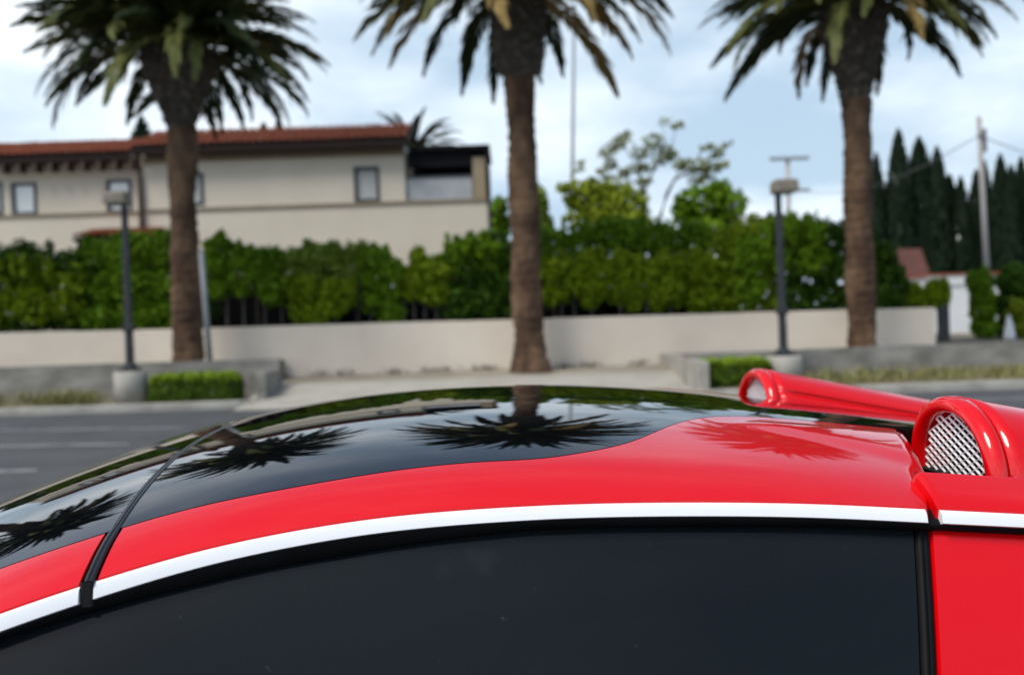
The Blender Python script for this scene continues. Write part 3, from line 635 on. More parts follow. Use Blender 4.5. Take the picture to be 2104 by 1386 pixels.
a, b = at(1925,616,22), at(1953,697,22)
gt = empty('garden_gate', (a.x,22,.58), 'dark slatted gate leaf between cream wall end and white building', 'gate')
for i in range(5):
    w = (b.x-a.x)/5; MB().box((a.x+w*i,22,.56),(a.x+w*(i+1)-.008,22.03,a.z)).build('board', M['gate'], gt)
MB().box((a.x,22.031,a.z-.15),(b.x,22.07,a.z-.07)).build('rail', M['gate'], gt); MB().box((a.x,22.031,.7),(b.x,22.07,.78)).build('rail', M['gate'], gt)
shrub('garden_shrub','narrow green upright shrub left of the utility pole, before the white building', M['leaf_mid'], [(2012,560,690,20)], Y=23, n=1500, group=None)
shrub('garden_shrub','dark green tall shrub mass at the right edge behind the utility pole', M['leaf_dark'], [(2075,556,695,34),(2120,550,695,34)], Y=23.5, n=3600, group=None)
shrub('garden_shrub','yellow flowering low shrub at the right edge above the grey wall', M['leaf_yellow'], [(2095,630,695,18)], Y=22.6, n=700, group=None)
p = at(2074,690,22)
gs = empty('garden_cone', (p.x,22,.6), 'small pale pointed garden ornament above the grey wall at right', 'ornament')
MB().lathe((p.x,22,.58), [(.13,0),(.12,.1),(.09,.28),(.05,.46),(.012,.56)], 14).build('cone', M['whitepaint'], gs, True)

# ------------------------------------------------------------------ poles and lamps
def pole(name, label, cat, pts_px, Y, r0, r1, mt, base=.58, n=12):
    a, b = at(*pts_px[0],Y), at(*pts_px[1],Y); root = empty(name, (a.x,Y,base), label, cat)
    MB().tube([(a.x,Y,base-.02),(b.x,Y,b.z)], [r0,r1], n).build('pole', M[mt], root, True); return root, b
up, top = pole('utility_pole','weathered wooden utility pole on the right above the grey retaining wall','utility pole',((2035,690),(2011,240)),24,.072,.055,'pole_wood')
MB().tube([(top.x,24,top.z-.45),(top.x,23.86,top.z-.45)], .05, 8).build('insulator', M['pole_grey'], up)
MB().box((top.x+.05,23.95,top.z-.85),(top.x+.16,24.05,top.z-.3)).build('junction_box', M['pole_grey'], up)
fp, top2 = pole('flag_pole','very tall thin grey pole right of the middle palm trunk','pole',((1170,640),(1180,20)),35,.075,.05,'pole_grey')
MB().lathe((top2.x,35,top2.z), [(.05,0),(.09,.06),(.07,.14),(.01,.2)], 10).build('finial', M['pole_grey'], fp, True)
lp, _ = pole('marker_pole','pale leaning pole touching the right side of the left palm trunk','pole',((432,750),(413,517)),19.0,.058,.05,'stake', base=.70)
a = _; MB().lathe((a.x,19.0,a.z), [(.058,0),(.05,.02),(.01,.03)], 10).build('cap', M['stake'], lp)
cp, t3 = pole('utility_pole','distant utility pole with two crossarms right above the right lamp head','utility pole',((1624,640),(1618,322)),52,.16,.11,'pole_wood')
a, b = at(1580,329,52), at(1660,324,52); MB().box((a.x,51.8,a.z-.07),(b.x,51.88,b.z+.05)).build('crossarm', M['pole_grey'], cp)
a, b = at(1612,393,52), at(1662,390,52); MB().box((a.x,51.8,a.z-.07),(b.x,51.88,b.z+.05)).build('crossarm', M['pole_grey'], cp)
def wire(label, p, q, sag, r=.012):
    pts = [p.lerp(q,i/14)-Vector((0,0,sag*4*(i/14)*(1-i/14))) for i in range(15)]
    tag(MB().tube(pts, r, 4).build('overhead_wire', M['wire']), label, 'wire')
wire('thin overhead wire running left from the wooden utility pole', top+Vector((0,0,-.45)), at(1640,392,52)+Vector((0,0,.1)), .7)
wire('thin overhead wire running off the right edge from the wooden utility pole', top+Vector((0,0,-.45)), top+Vector((9,6,-.6)), .4)
def lamp(label, base, tp, Y, side, plabel, pdia):
    a = at(*base,Y); b = at(*tp,Y); z0 = a.z
    pl = MB(); r = pdia/2
    pl.lathe((a.x,Y,.09), [(r*1.0,0),(r,z0-.11-.03),(r-.025,z0-.11)], 28)
    P = empty('lamp_plinth', (a.x,Y,.1), plabel, 'plinth', 'concrete plinths under the car park lamps'); pl.build('plinth', M['plinth'], P, True)
    root = empty('parking_lamp', (a.x,Y,z0), label, 'street lamp', 'car park lamp posts')
    MB().box((a.x-.17,Y-.17,z0-.018),(a.x+.17,Y+.17,z0+.022)).build('base_plate', M['lamp_metal'], root, bevel=.008)
    MB().lathe((a.x,Y,z0+.023), [(.13,0),(.12,.05),(.085,.09)], 16).build('base_cover', M['lamp_metal'], root, True)
    sx = b.x-a.x
    hw = .062
    lo = [Vector((a.x+i*hw,Y+j*hw,z0+.09)) for i,j in ((-1,-1),(1,-1),(1,1),(-1,1))]; hi = [Vector((b.x+i*hw*.75,Y+j*hw*.75,b.z)) for i,j in ((-1,-1),(1,-1),(1,1),(-1,1))]
    MB().add(lo+hi, [(0,1,5,4),(1,2,6,5),(2,3,7,6),(3,0,4,7),(4,5,6,7),(3,2,1,0)]).build('post', M['lamp_metal'], root, bevel=.012)
    MB().box((a.x+sx*.22-.095,Y-.095,z0+.70),(a.x+sx*.22+.095,Y+.095,z0+.80)).build('post_band', M['lamp_metal'], root, bevel=.01)
    xa, xb = sorted((b.x-side*.085, b.x+side*.31))
    h = MB().box((xa,Y-.22,b.z-.045),(xb,Y+.22,b.z+.165)).build('lamp_head', M['lamp_head'], root, bevel=.035)
    MB().box((xa+.05,Y-.17,b.z-.055),(xb-.05,Y+.17,b.z-.046)).build('lens', M['lens'], h)
    MB().box((xa+.03,Y-.16,b.z+.166),(xb-.03,Y+.16,b.z+.18)).build('head_lid', M['lamp_head'], h)
lamp('left car park lamp post, its box head turned left in front of a house window', (268,760),(255,415),17.75,-1,'cylindrical concrete plinth with a yellowed foot under the left lamp post',.58)
lamp('right car park lamp post, its box head turned right against the sky', (1610,728),(1598,392),17.1,1,'concrete plinth under the right lamp post beside the clipped bush',.62)

# ------------------------------------------------------------------ clipped box hedges, dry grass, weeds
def box_bush(label, xa, xb, top, bot, Y, dep):
    a, b = at(xa,(top+bot)/2,Y), at(xb,(top+bot)/2,Y); zt = at((xa+xb)/2,top,Y).z; zb = .1
    root = empty('clipped_bush', ((a.x+b.x)/2,Y+dep/2,zb), label, 'bush', 'clipped bushes in the planters')
    n = 5200; w, h = b.x-a.x, zt-zb
    def surf(n, faces):
        P = []
        for _ in range(n):
            f = random.choices(range(4), faces)[0]; u, v = random.random(), random.random()
            if f == 0: p = (u*w, v*dep, h)
            elif f == 1: p = (u*w, 0, v*h)
            elif f == 2: p = (0, u*dep, v*h)
            else: p = (w, u*dep, v*h)
            e = [(p[0]/w-.5)*2, (p[1]/dep-.5)*2, (p[2]/h-.5)*2]; k = max(1,(abs(e[0])**7+abs(e[1])**7+abs(max(e[2],-.3))**7)**(1/7))
            P.append((a.x+w*(.5+e[0]/k/2), Y+dep*(.5+e[1]/k/2), zb+h*(.5+e[2]/k/2)))
        P = np.array(P); P += .018*np.sin(P[:,[1,2,0]]*17+1)+rng.normal(size=P.shape)*.016; return P
    V = leaf_quads(surf(n,(2.2,3,1,1)), .032, up=.5)-np.array(root.location)
    link('leaves', quads_mesh('leaves', V), root, M['leaf_mid2'])
    ng = surf(5200,(1.2,1.0,.5,.5)); ng = ng[ng[:,2] > zb+h*rng.uniform(.62,1.0,len(ng))]
    V = leaf_quads(ng+np.array([0,-.012,.015]), .034, up=.9)-np.array(root.location)
    link('new_growth', quads_mesh('new_growth', V), root, M['leaf_lime'])
    MB().box((a.x+.06,Y+.06,zb-.01),(b.x-.06,Y+dep-.06,zt-.07)).build('inner_twigs', M['stem'], root, bevel=.05)
M['leaf_mid2'] = leafm('clipped_leaf', [(.07,.13,.012),(.14,.21,.018),(.22,.28,.025),(.09,.15,.012)])
box_bush('left clipped box shaped bush beside the cylindrical plinth', 304,482,772,828,17.55,.62)
box_bush('right clipped box shaped bush, partly hidden by the red air scoop', 1436,1590,742,815,16.7,.66)
def tufts(name, xa, xb, Y, zb, n, h, seed):
    r = np.random.default_rng(seed); k = int((xb-xa)*2.2)+1; cx = r.uniform(xa,xb,k); idx = r.integers(0,k,n)
    rad = r.uniform(.14,.34,k)
    C = np.stack([cx[idx]+r.normal(size=n)*rad[idx], Y+r.normal(size=n)*.10, np.full(n,zb)+np.abs(r.normal(size=n))*.02],1)
    d = np.stack([r.normal(size=n)*.5, r.normal(size=n)*.5-.15, np.ones(n)],1); d /= np.linalg.norm(d,axis=1)[:,None]
    ln = (h*r.uniform(.4,1.1,n)*(.6+.8*rad[idx]/.34))[:,None]; s = np.cross(d, r.normal(size=(n,3))); s /= np.linalg.norm(s,axis=1)[:,None]
    V = np.stack([C-s*.008, C+d*ln*.6-s*.012, C+d*ln, C+d*ln*.6+s*.012],1)
    tag(link(name, quads_mesh(name, V), None, M['drygrass']), 'dry yellowish grass tufts along the foot of the grey retaining wall', 'grass', kind='stuff')
tufts('dry_grass', -12, -7.6, 17.75, .1, 2600, .26, 1)
tufts('dry_grass', 4.6, 14, 17.0, .1, 2200, .24, 2); tufts('dry_grass', 4.6, 14, 16.5, .1, 900, .2, 3)
wd = np.concatenate([np.stack([np.full(60,x)+rng.normal(size=60)*.12, np.full(60,20.5)+rng.normal(size=60)*.04, .37+np.abs(rng.normal(size=60))*.05],1) for x in [at(px,757,20.5).x for px in (660,705,812,915,985,1005,1160,1210,1310,880,570)]])
tag(link('weeds', quads_mesh('weeds', leaf_quads(wd,.03)), None, M['twig']), 'dry weeds and litter along the foot of the cream wall', 'weeds', kind='stuff')

# ------------------------------------------------------------------ the red car (local axes: x to the rear, y away from the camera, w = -y)
car = empty('sports_car', (0,1.64,0), 'glossy red sports car with black roof and two mesh fronted roof air scoops', 'car', rz=R_(3.5))
def spline(kn, v):
    kn = np.array(kn, float); v = np.array(v, float); n = len(kn); h = np.diff(kn); A = np.zeros((n,n)); b = np.zeros(n); A[0,0] = A[-1,-1] = 1
    for i in range(1,n-1):
        A[i,i-1] = h[i-1]; A[i,i] = 2*(h[i-1]+h[i]); A[i,i+1] = h[i]; b[i] = 6*((v[i+1]-v[i])/h[i]-(v[i]-v[i-1])/h[i-1])
    m = np.linalg.solve(A,b)
    def f(x):
        i = int(np.clip(np.searchsorted(kn,x)-1,0,n-2)); t = x-kn[i]; q = h[i]
        return float(v[i]+t*((v[i+1]-v[i])/q-q*(2*m[i]+m[i+1])/6)+t*t*m[i]/2+t**3*(m[i+1]-m[i])/(6*q))
    return f
zc = spline([-1.5,-1.2,-.9,-.6,-.3,0,.3,.6,.9,1.3],[.665,.855,1.0127,1.1204,1.1754,1.1881,1.1698,1.1282,1.078,1.0])
wr = spline([-1.4,-.8,-.55,-.45,-.3,-.15,.1,.4,.8,1.4],[.88,.755,.689,.665,.636,.622,.62,.62,.62,.60])
zr = spline([-1.35,-1.05,-.8,-.528,-.448,-.358,-.265,-.169,-.07,.031,.132,.287,.386,.499,.8,1.4],[.70,.845,.952,1.048,1.069,1.0885,1.102,1.1105,1.114,1.1143,1.1115,1.1025,1.0935,1.083,1.05,.97])
wbk = spline([-1.4,-.9,-.56,-.468,-.376,-.275,-.173,-.065,.0,.046,.11,.177,.228,.32,.4,.513],[.80,.70,.612,.592,.572,.560,.545,.536,.532,.516,.474,.39,.335,.296,.291,.281])
KC = .257
def surf_z(x, w):
    w = abs(w); z = zc(x)-KC*w**3; s = max(wbk(x), .53) if x < .5 else .53; R = wr(x)
    if w > s:
        ex_ = (zc(x)-zr(x))-KC*R**3; z -= ex_*((w-s)/max(R-s,.02))**2
    return z
def P(x, w, z): return (x, -w, z)
def car_obj(name, mb, mat_, smooth=True, parent=None, solid=0, off=0, bevel=0):
    me = mb.mesh(name)
    if solid:
        A = np.array([p.center for p in me.polygons]); Nn = np.array([p.normal for p in me.polygons]); ar = np.array([p.area for p in me.polygons])
        if ((Nn*(A-np.array([np.clip(A[:,0].mean(),-1,1),0,.55]))).sum(1)*ar).sum() < 0: me.flip_normals()
    o = link(name, me, parent or car, M[mat_] if isinstance(mat_, str) else mat_, smooth)
    if solid:
        m = o.modifiers.new('solid','SOLIDIFY'); m.thickness = solid; m.offset = off
        e = o.modifiers.new('crisp','EDGE_SPLIT'); e.split_angle = R_(50)
    return o
def lin(a, b, n): return [a+(b-a)*i/(n-1) for i in range(n)]
SE = lambda w: -.452-.012*(1-(w/.6)**2)          # seam between windscreen frame and roof
def sm(t): t = min(1,max(0,t)); return t*t*(3-2*t)
def blister(x, w):       # low raised deck leading to each scoop
    return .0050*sm((x-.13)/.16)*sm((.36+(x-.25)*.72+.03-w)/.075)*sm((w-wbk(x)-.03)/.05)*(1-.75*sm((.30-x)/.12))
# black roof panel
def edge_w(x): return (wbk(x) if x < .513 else .281)-.0012
mb = MB(); rows = []
for j in lin(-1,1,65):
    row = []
    for i in range(161):
        w0 = j*.55; x = SE(w0)+.006+(1.0-SE(w0)-.006)*(i/160)
        w = j*edge_w(x); row.append(P(x, w, zc(x)-KC*abs(w)**3))
    rows.append(row)
mb.grid(rows); car_obj('roof_panel', mb, 'black_gloss', solid=.012, off=-1)
# windscreen
mb = MB(); rows = []
for j in lin(-1,1,57):
    row = []
    for i in range(70):
        w0 = j*.58; x = -1.36+(SE(w0)-.005+1.36)*(i/69); w = j*(wbk(x)-.0012); row.append(P(x, w, zc(x)-KC*abs(w)**3))
    rows.append(row)
mb.grid(rows); car_obj('windscreen', mb, 'screen_glass', solid=.008, off=-1)
for s in (1,-1):
    # red side panels of the roof
    def wout(x): return wr(x) if x < .3915 else float(np.interp(x,[.3915,.404,.444,.472,.5,.513],[.620,.592,.508,.424,.325,.284]))
    xs_ = lin(-.445,.391,120)+lin(.3925,.5125,44)
    mb = MB(); rows = []
    for i, x in enumerate(xs_):
        a, b = wbk(x)+.0012, max(wout(x), wbk(x)+.002); row = []
        for t in lin(0,1,26):
            w = a+(b-a)*t; roll = .006*max(0,(.034-(b-w))/.034)*min(1,max(0,(x-.399)/.02))*min(1,max(0,(b-.34)/.10)); row.append(P(x, s*w, surf_z(x,w)-roll+blister(x,w)))
        x_ = x
        # rolled lower edge
        nx = 1 if x > .3915 else 0; zz = surf_z(x,b)-.006*min(1,max(0,(x-.399)/.02))*min(1,max(0,(b-.34)/.10))
        row.append(P(x+.003*nx, s*(b+.0004), zz-.003)); row.append(P(x+.004*nx, s*(b-.0005), zz-.012-.012*nx)); rows.append(row)
    mb.grid(rows, s < 0); car_obj('roof_side_panel', mb, 'red', solid=.004, off=-1)
    # red windscreen pillars
    mb = MB(); rows = []
    for x in lin(-1.33,-.462,60):
        a, b = wbk(x)+.0012, wr(x); row = [P(x, s*(a+(b-a)*t), surf_z(x, a+(b-a)*t)) for t in lin(0,1,14)]
        row += [P(x, s*(b+.0004), zr(x)-.003), P(x, s*(b-.0005), zr(x)-.012)]; rows.append(row)
    mb.grid(rows, s < 0); car_obj('windscreen_pillar', mb, 'red', solid=.004, off=-1)
    # rear quarter rail
    mb = MB(); rows = []
    for i, q_ in enumerate(lin(0,1,90)):
        x = .404+.996*q_**2
        R = wr(x); z0 = zr(x); sh = .005*max(0,1-(x-.404)/.010)**2
        top = z0+.031-.006*(x-.41)
        row = [P(x+.0, s*(R-.002), z0-.012), P(x, s*(R+.001-sh*.3), z0-.002)]
        for t in lin(0,1,10):
            q = t*math.pi/2; row.append(P(x, s*(R-.048*math.sin(q*.98)**1.35), z0+(top-z0)*math.sin(q)-sh*t))
        row += [P(x, s*(R-.062), top-.010-sh), P(x, s*(R-.072), top-.05-sh)]; rows.append(row)
    first = [ (p[0]-.001, p[1]*.985, p[2]-.022) for p in rows[0]]
    mb.grid([first]+rows, s > 0); car_obj('rear_quarter_rail', mb, 'red', solid=.003, off=-1)
    # bright trim strips
    def strip(xa, xb, n):
        m = MB(); R_s = []
        for i, x in enumerate(lin(xa,xb,n)):
            R = wr(x); z = zr(x); h = float(np.interp(x,[-.53,-.36,-.2,0,.4,.5,1.4],[.0178,.0170,.0160,.0152,.0154,.0154,.014]))
            e = .0
            R_s.append([P(x, s*(R-.004), z-.0022), P(x, s*(R+.0018), z-.0022), P(x, s*(R+.0045), z-.0022-.0018), P(x, s*(R+.0066), z-h*.5), P(x, s*(R+.0085), z-h*.96), P(x, s*(R+.004), z-h-.0012), P(x, s*(R-.004), z-h-.0012)])
        m.grid(R_s, s < 0)
        c = len(R_s[0]); n_ = len(R_s); m.f.append(tuple(range(c))); m.f.append(tuple((n_-1)*c+k for k in range(c))[::-1])
        return m
    for ts in (strip(-.4475,.3905,110), strip(-1.3,-.4605,50), strip(.4065,1.35,50)):
        e = car_obj('trim_strip', ts, 'trim').modifiers.new('crisp','EDGE_SPLIT'); e.split_angle = R_(25)
    # black seal under the trim
    gz = lambda x: float(np.interp(x,[-1.3,-.528,-.446,-.359,-.218,-.021,.182,.39,.5],[.018,.0255,.0300,.0345,.0355,.0265,.0270,.0245,.022]))
    mb = MB(); rows = []
    for x in lin(-1.3,1.35,150):
        R = wr(x); z = zr(x); g = gz(x) if x < .39 else .024
        rows.append([P(x, s*(R-.012), z-.004), P(x, s*(R-.001), z-.013), P(x, s*(R+.002), z-.0155), P(x, s*(R+.003), z-.018), P(x, s*(R+.002), z-g+.002), P(x, s*(R-.001), z-g), P(x, s*(R-.012), z-g-.004)])
    mb.grid(rows, s < 0); car_obj('window_seal', mb, 'rubber')
    # side window
    gw = lambda x, z: wr(x)+(zr(x)-.04-z)*.58+.0*(x)
    mb = MB(); rows = []
    for i in range(60):
        row = []
        for t in lin(0,1,18):
            x = -1.28+(.384+1.28)*(i/59); zt_ = zr(x)-gz(x)+.004; zb_ = min(.76, zt_-.02); z = zt_+(zb_-zt_)*t
            x2 = x if i < 59 else x
            xx = x-.29*(zt_-z)*max(0,(x+.2)/.577) if x > -.2 else x
            row.append(P(xx, s*(gw(x,z)-.002+.012*math.sin(math.pi*t)), z))
        rows.append(row)
    mb.grid(rows, s < 0); car_obj('side_window', mb, 'glass_dark', solid=.004, off=-1)
    # upright rubber between window and rear quarter
    mb = MB(); rows = []
    for t in lin(0,1,16):
        z = 1.074+(.76-1.074)*t; xl = .3855-.29*(1.067-z); w0 = wr(.38)+(zr(.38)-.04-z)*.58+.012*math.sin(math.pi*t)
        rows.append([P(xl-.0015, s*(w0-.006), z), P(xl+.0005, s*(w0+.001), z), P(xl+.0045, s*(w0+.0025), z), P(xl+.006, s*(w0-.001), z), P(xl+.0075, s*(w0-.001), z), P(xl+.011, s*(w0+.002), z), P(xl+.013, s*(w0-.008), z)])
    mb.grid(rows, s > 0); car_obj('window_seal', mb, 'rubber')
    # rear quarter panel below the trim
    mb = MB(); rows = []
    for t in lin(0,1,22):
        row = []
        for i in range(50):
            q = (i/49)**1.6; z0 = zr(.40)-.024
            xe = .3985-.29*(1.067-(1.0705+(.72-1.0705)*t)); x = xe+(1.5-xe)*q; zt_ = zr(x)-.0245; z = zt_+(.72-zt_)*t
            w = wr(x)+(zr(x)-.04-z)*.58+.012*math.sin(math.pi*t)+.004-(.010 if i == 0 else .0)
            row.append(P(x, s*w, z))
        rows.append(row)
    mb.grid(rows, s < 0); car_obj('rear_quarter', mb, 'red', solid=.003, off=-1)
    # lower body: door, front fender, rear fender down to the sill (outside the picture)
    def side_w(x, z):
        b = float(np.interp(x,[-2.3,-1.9,-1.3,.0,.8,1.5,2.1],[.70,.84,.90,.85,.89,.92,.80])); return b+.045*math.sin(max(0,min(1,(z-.2)/.56))*math.pi)
    def belt(x): return float(np.interp(x,[-2.3,-1.9,-1.28,.4,1.5,2.1],[.50,.66,.755,.755,.74,.70]))
    for nm, xa, xb in (('front_fender',-2.3,-.82),('door',-.815,.34),('rear_fender',.345,2.1)):
        m = MB(); rows = []
        for x in lin(xa,xb,44):
            zt_ = belt(x); bot = .2
            for cx in (-1.42,1.28):
                d2 = .37**2-(x-cx)**2
                if d2 > 0: bot = max(bot, .33+math.sqrt(d2))
            bot = min(bot, zt_-.03); rows.append([P(x, s*side_w(x,z), z) for z in lin(zt_,bot,12)])
        m.grid(rows, s < 0); fo = car_obj(nm, m, 'red', solid=.004, off=-1)
        if nm == 'door':
            h = MB(); h.box((.12,-s*(side_w(.2,.66)+.012)-.008,.655),(.28,-s*(side_w(.2,.66)+.012)+.008,.675)); car_obj('handle', h, 'trim', False, fo)
    for cx in (-1.42,1.28):
        m = MB(); yy = -s*.86
        ring = []
        for k in range(33):
            q = 2*math.pi*k/32; c, n_ = math.cos(q), math.sin(q)
            ring.append([(cx+r*c, yy+o_, .33+r*n_) for r, o_ in ((.22,-.11),(.30,-.12),(.325,-.09),(.325,.09),(.30,.12),(.22,.11))])
        m.grid(ring); wh = empty('wheel', (0,0,0), None, None); wh.parent = car
        car_obj('tyre', m, 'tyre', True, wh)
        m = MB()
        for k in range(10):
            q = 2*math.pi*k/10; d = Vector((math.cos(q),0,math.sin(q))); t_ = Vector((-d.z,0,d.x)); c = Vector((cx, yy-s*.07, .33)); n_ = Vector((0,-s,0))*.015
            m.add([c+d*.03-t_*.02+n_, c+d*.225-t_*.014+n_, c+d*.225+t_*.014+n_, c+d*.03+t_*.02+n_, c+d*.03-t_*.02-n_, c+d*.225-t_*.014-n_, c+d*.225+t_*.014-n_, c+d*.03+t_*.02-n_], [(0,1,2,3),(7,6,5,4),(0,4,5,1),(2,6,7,3)])
        m.grid([[(cx+r*math.cos(2*math.pi*k/32), yy+o_, .33+r*math.sin(2*math.pi*k/32)) for r, o_ in ((.215,-.10),(.222,-.10),(.222,.10),(.215,.10))] for k in range(33)])
        car_obj('rim', m, 'rim', False, wh)
    # interior closing panel under the glass
    m = MB(); m.grid([[P(x, s*(wr(x)-.03), zr(x)-.02), P(x, s*(wr(x)+.10), .62)] for x in lin(-1.2,1.3,20)]); car_obj('door_lining', m, 'cavity', False)
    hl = MB(); hl.add([P(-2.27,s*.62,.50),P(-2.0,s*.74,.635),P(-1.85,s*.70,.675),P(-2.12,s*.52,.56)],[(0,1,2,3)]); car_obj('headlight', hl, 'headlamp', False, solid=.02, off=1)
    tl = MB(); tl.box((2.085,-s*.60-.12,.52),(2.11,-s*.60+.12,.60)); car_obj('tail_light', tl, 'red', False)
# rubber seam across the car between windscreen and roof
def seam_pt(w):
    a = abs(w); x = SE(w) if a < .58 else -.453
    return x, surf_z(x, min(a, wr(x)))
ws_ = lin(-.675,.675,140); mb = MB(); rows = []
for w in ws_:
    x, z = seam_pt(w); e = .0036 if abs(w) < .58 else .0047; R = wr(x); a = min(abs(w),R)*np.sign(w); h = .0008
    dn = Vector((0,0,1)) if abs(w) < .5 else Vector((0,-np.sign(w)*.5,.85))
    c = Vector(P(x, a, z)); rows.append([c+Vector((-e,0,-.008)), c+Vector((-e,0,0))+dn*h*.3, c+Vector((-e*.55,0,0))+dn*h, c+Vector((-.0006,0,0))+dn*h*.9, c+dn*h*-.2, c+Vector((.0006,0,0))+dn*h*.6, c+Vector((e*.7,0,0))+dn*h*.6, c+Vector((e,0,0))-dn*.0006, c+Vector((e,0,-.008))])
mb.grid(rows); car_obj('roof_seam', mb, 'seam_rubber')
for s in (1,-1):
    mb = MB(); rows = []
    for t in lin(0,1,8):
        z = zr(-.453)+.001-.024*t; R = wr(-.453)+.004; rows.append([P(-.460-.001*t, s*(R-.012), z), P(-.4595-.001*t, s*(R+.001), z), P(-.456-.001*t, s*(R+.0025), z), P(-.4535-.001*t, s*(R+.001), z), P(-.451-.001*t, s*(R+.0025), z), P(-.4475-.001*t, s*(R+.001), z), P(-.447-.001*t, s*(R-.012), z)])
    mb.grid(rows, s < 0); car_obj('seam_seal', mb, 'seam_rubber')
# dark recess floor behind the red panels and under the scoops
for s in (1,-1):
    mb = MB(); mb.grid([[P(x, s*.27, zc(x)-.035), P(x, s*.40, zc(x)-.085), P(x, s*.575, zc(x)-.095)] for x in lin(.36,1.35,24)], s < 0); car_obj('intake_floor', mb, 'cavity')
mb = MB(); mb.grid([[P(x, w, zc(min(x,1.3))-.004-.02*abs(w)) for w in lin(-.6,.6,12)] for x in lin(.98,1.3,8)], True); car_obj('rear_window', mb, 'screen_glass')
mb = MB(); mb.grid([[P(x, w, float(np.interp(x,[1.28,1.6,2.1],[.98,.86,.72]))-.12*abs(w)**2.5) for w in lin(-.86,.86,16)] for x in lin(1.3,2.1,14)], True); car_obj('engine_cover', mb, 'red')
mb = MB(); mb.grid([[P(x, w*float(np.interp(x,[-2.3,-1.9,-1.25],[.76,.9,.93])), float(np.interp(x,[-2.3,-1.9,-1.3],[.50,.665,.77]))-.05*abs(w)**3) for w in lin(-1,1,20)] for x in lin(-2.3,-1.27,16)], True); car_obj('hood', mb, 'red')
mb = MB(); mb.grid([[P(-2.3-.12*math.sin(math.pi*t)*(1-w*w*.6), w*.77, .50-.32*t) for t in lin(0,1,8)] for w in lin(-1,1,20)]); car_obj('front_bumper', mb, 'red')
mb = MB(); mb.grid([[P(2.1+.06*math.sin(math.pi*t), w*.83, .71-.50*t) for t in lin(0,1,8)] for w in lin(-1,1,20)], True); car_obj('rear_bumper', mb, 'red')
mb = MB(); mb.box((-2.2,-.8,.14),(2.05,.8,.2)); car_obj('underbody', mb, 'cavity', False)

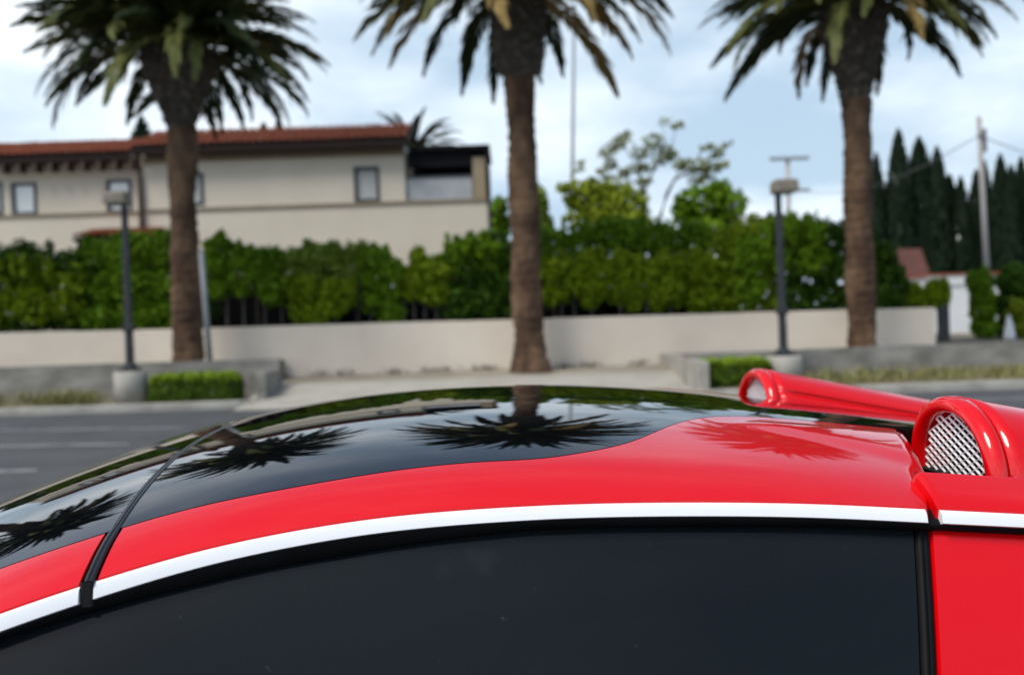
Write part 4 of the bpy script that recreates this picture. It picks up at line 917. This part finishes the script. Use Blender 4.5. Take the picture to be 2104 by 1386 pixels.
# air scoops
def arch(theta, a, h, c, zb):
    co, si = math.cos(theta), max(0,math.sin(theta)); k, e = (1.10,.95) if co > 0 else (.92,.80)
    return c+k*a*(abs(co)**.92)*np.sign(co), zb+h*(si**e)
def scoop(s):
    root = link('air_scoop', bpy.data.meshes.new('air_scoop'), car)
    CW, A0, H0, ZB = (.394, .108, .105, 1.083) if s > 0 else (.408, .120, .106, 1.083)
    TH = lin(0, math.pi, 97)
    def ring(x, a, h, zb, c=CW, lean=0):
        return [P(x+lean*(z-zb), s*w, z) for w, z in (arch(t,a,h,c,zb) for t in TH)]
    # housing, tapering to the rear
    m = MB(); rows = []
    for x in lin(.549,1.32,40):
        q = (x-.549); zb = ZB-.19*q; k = 1-.10*q
        hh = H0*(1-.30*q); rg = []
        for p in ring(x, A0*k, hh, zb):
            t_ = (p[2]-zb)/hh; inner = -p[1]*s < CW; f_ = min(1, q/.03)
            g_ = (.010*max(0,1-abs(t_-.62)/.06) + (-.004 if t_ < .56 else 0))*f_ if inner else 0
            rg.append((p[0], p[1]-s*g_, p[2]))
        rows.append(rg)
    rows = [[(p[0], p[1]+( .003*s*(1 if -p[1]*s>CW else -1)), p[2]-.004) for p in rows[0]]]+rows
    m.grid(rows, s > 0); me = m.mesh('air_scoop'); me.materials.append(M['red']); me.polygons.foreach_set('use_smooth',[True]*len(me.polygons)); old = root.data; root.data = me; bpy.data.meshes.remove(old)
    # rounded lip in front of the groove
    m = MB(); rows = []
    prof = [(.5472,-.006),(.5465,0.0),(.540,.0005),(.533,-.0012),(.528,-.0050),(.5255,-.0100),(.5262,-.0145),(.5295,-.0185),(.536,-.0215),(.545,-.0235),(.575,-.0245)]
    for x, o in prof: rows.append(ring(x, A0+o, H0+o, ZB))
    m.grid(rows, s > 0); o_ = car_obj('lip', m, 'red', True, root)
    # back of the cavity
    m = MB(); r0 = ring(.574, A0-.022, H0-.022, ZB); cpt = P(.574, s*CW, ZB); m.add([cpt]+r0, [(0,i+1,i+2) if s > 0 else (0,i+2,i+1) for i in range(len(r0)-1)]); car_obj('cavity', m, 'cavity', False, root)
    m = MB(); m.grid([[P(x, s*w, ZB+.004) for w in lin(CW-A0+.01,CW+A0-.01,5)] for x in (.53,.573)]); car_obj('floor', m, 'cavity', False, root)
    # expanded metal grille: strands clipped to the arch, real thickness
    m = MB(); xg = .540; ai, hi_ = A0-.0215, H0-.0215
    def inside(w, z):
        if z < ZB: return False
        k, e_ = (1.10,.95) if w > CW else (.92,.80); c = abs(w-CW)/(ai*k)
        if c >= 1: return False
        th = math.acos(min(1,c**(1/.92))); return z-ZB <= hi_*math.sin(th)**e_
    pw, pz = .0215, .0049           # diamond pitch
    def bar(w0, z0, w1, z1, wid, dx):
        if not (inside(w0,z0) and inside(w1,z1)): return
        d = Vector((0, -(w1-w0)*s, z1-z0)); ln = d.length; d.normalize(); n_ = Vector((0,-d.z,d.y))*wid; t_ = Vector((dx,0,0))
        a_, b_ = Vector(P(xg,s*w0,z0)), Vector(P(xg,s*w1,z1)); tw = Vector((.0005,0,0))
        v = [a_-n_-tw, a_+n_+tw, b_+n_+tw, b_-n_-tw]; v += [p+t_ for p in v]
        m.add(v, [(0,1,2,3),(7,6,5,4),(0,4,5,1),(1,5,6,2),(2,6,7,3),(3,7,4,0)])
    for i in range(-16,17):
        for j in range(0,26):
            w0 = CW+i*pw+(pw/2 if j % 2 else 0); z0 = ZB+.004+j*pz
            bar(w0, z0, w0+pw/2, z0+pz, .0006, .0009); bar(w0, z0, w0-pw/2, z0+pz, .0011, .0009)
    g = car_obj('grille', m, 'mesh_metal', False, root); tag(g, kind='stuff')
    return root
for s in (1,-1): scoop(s)
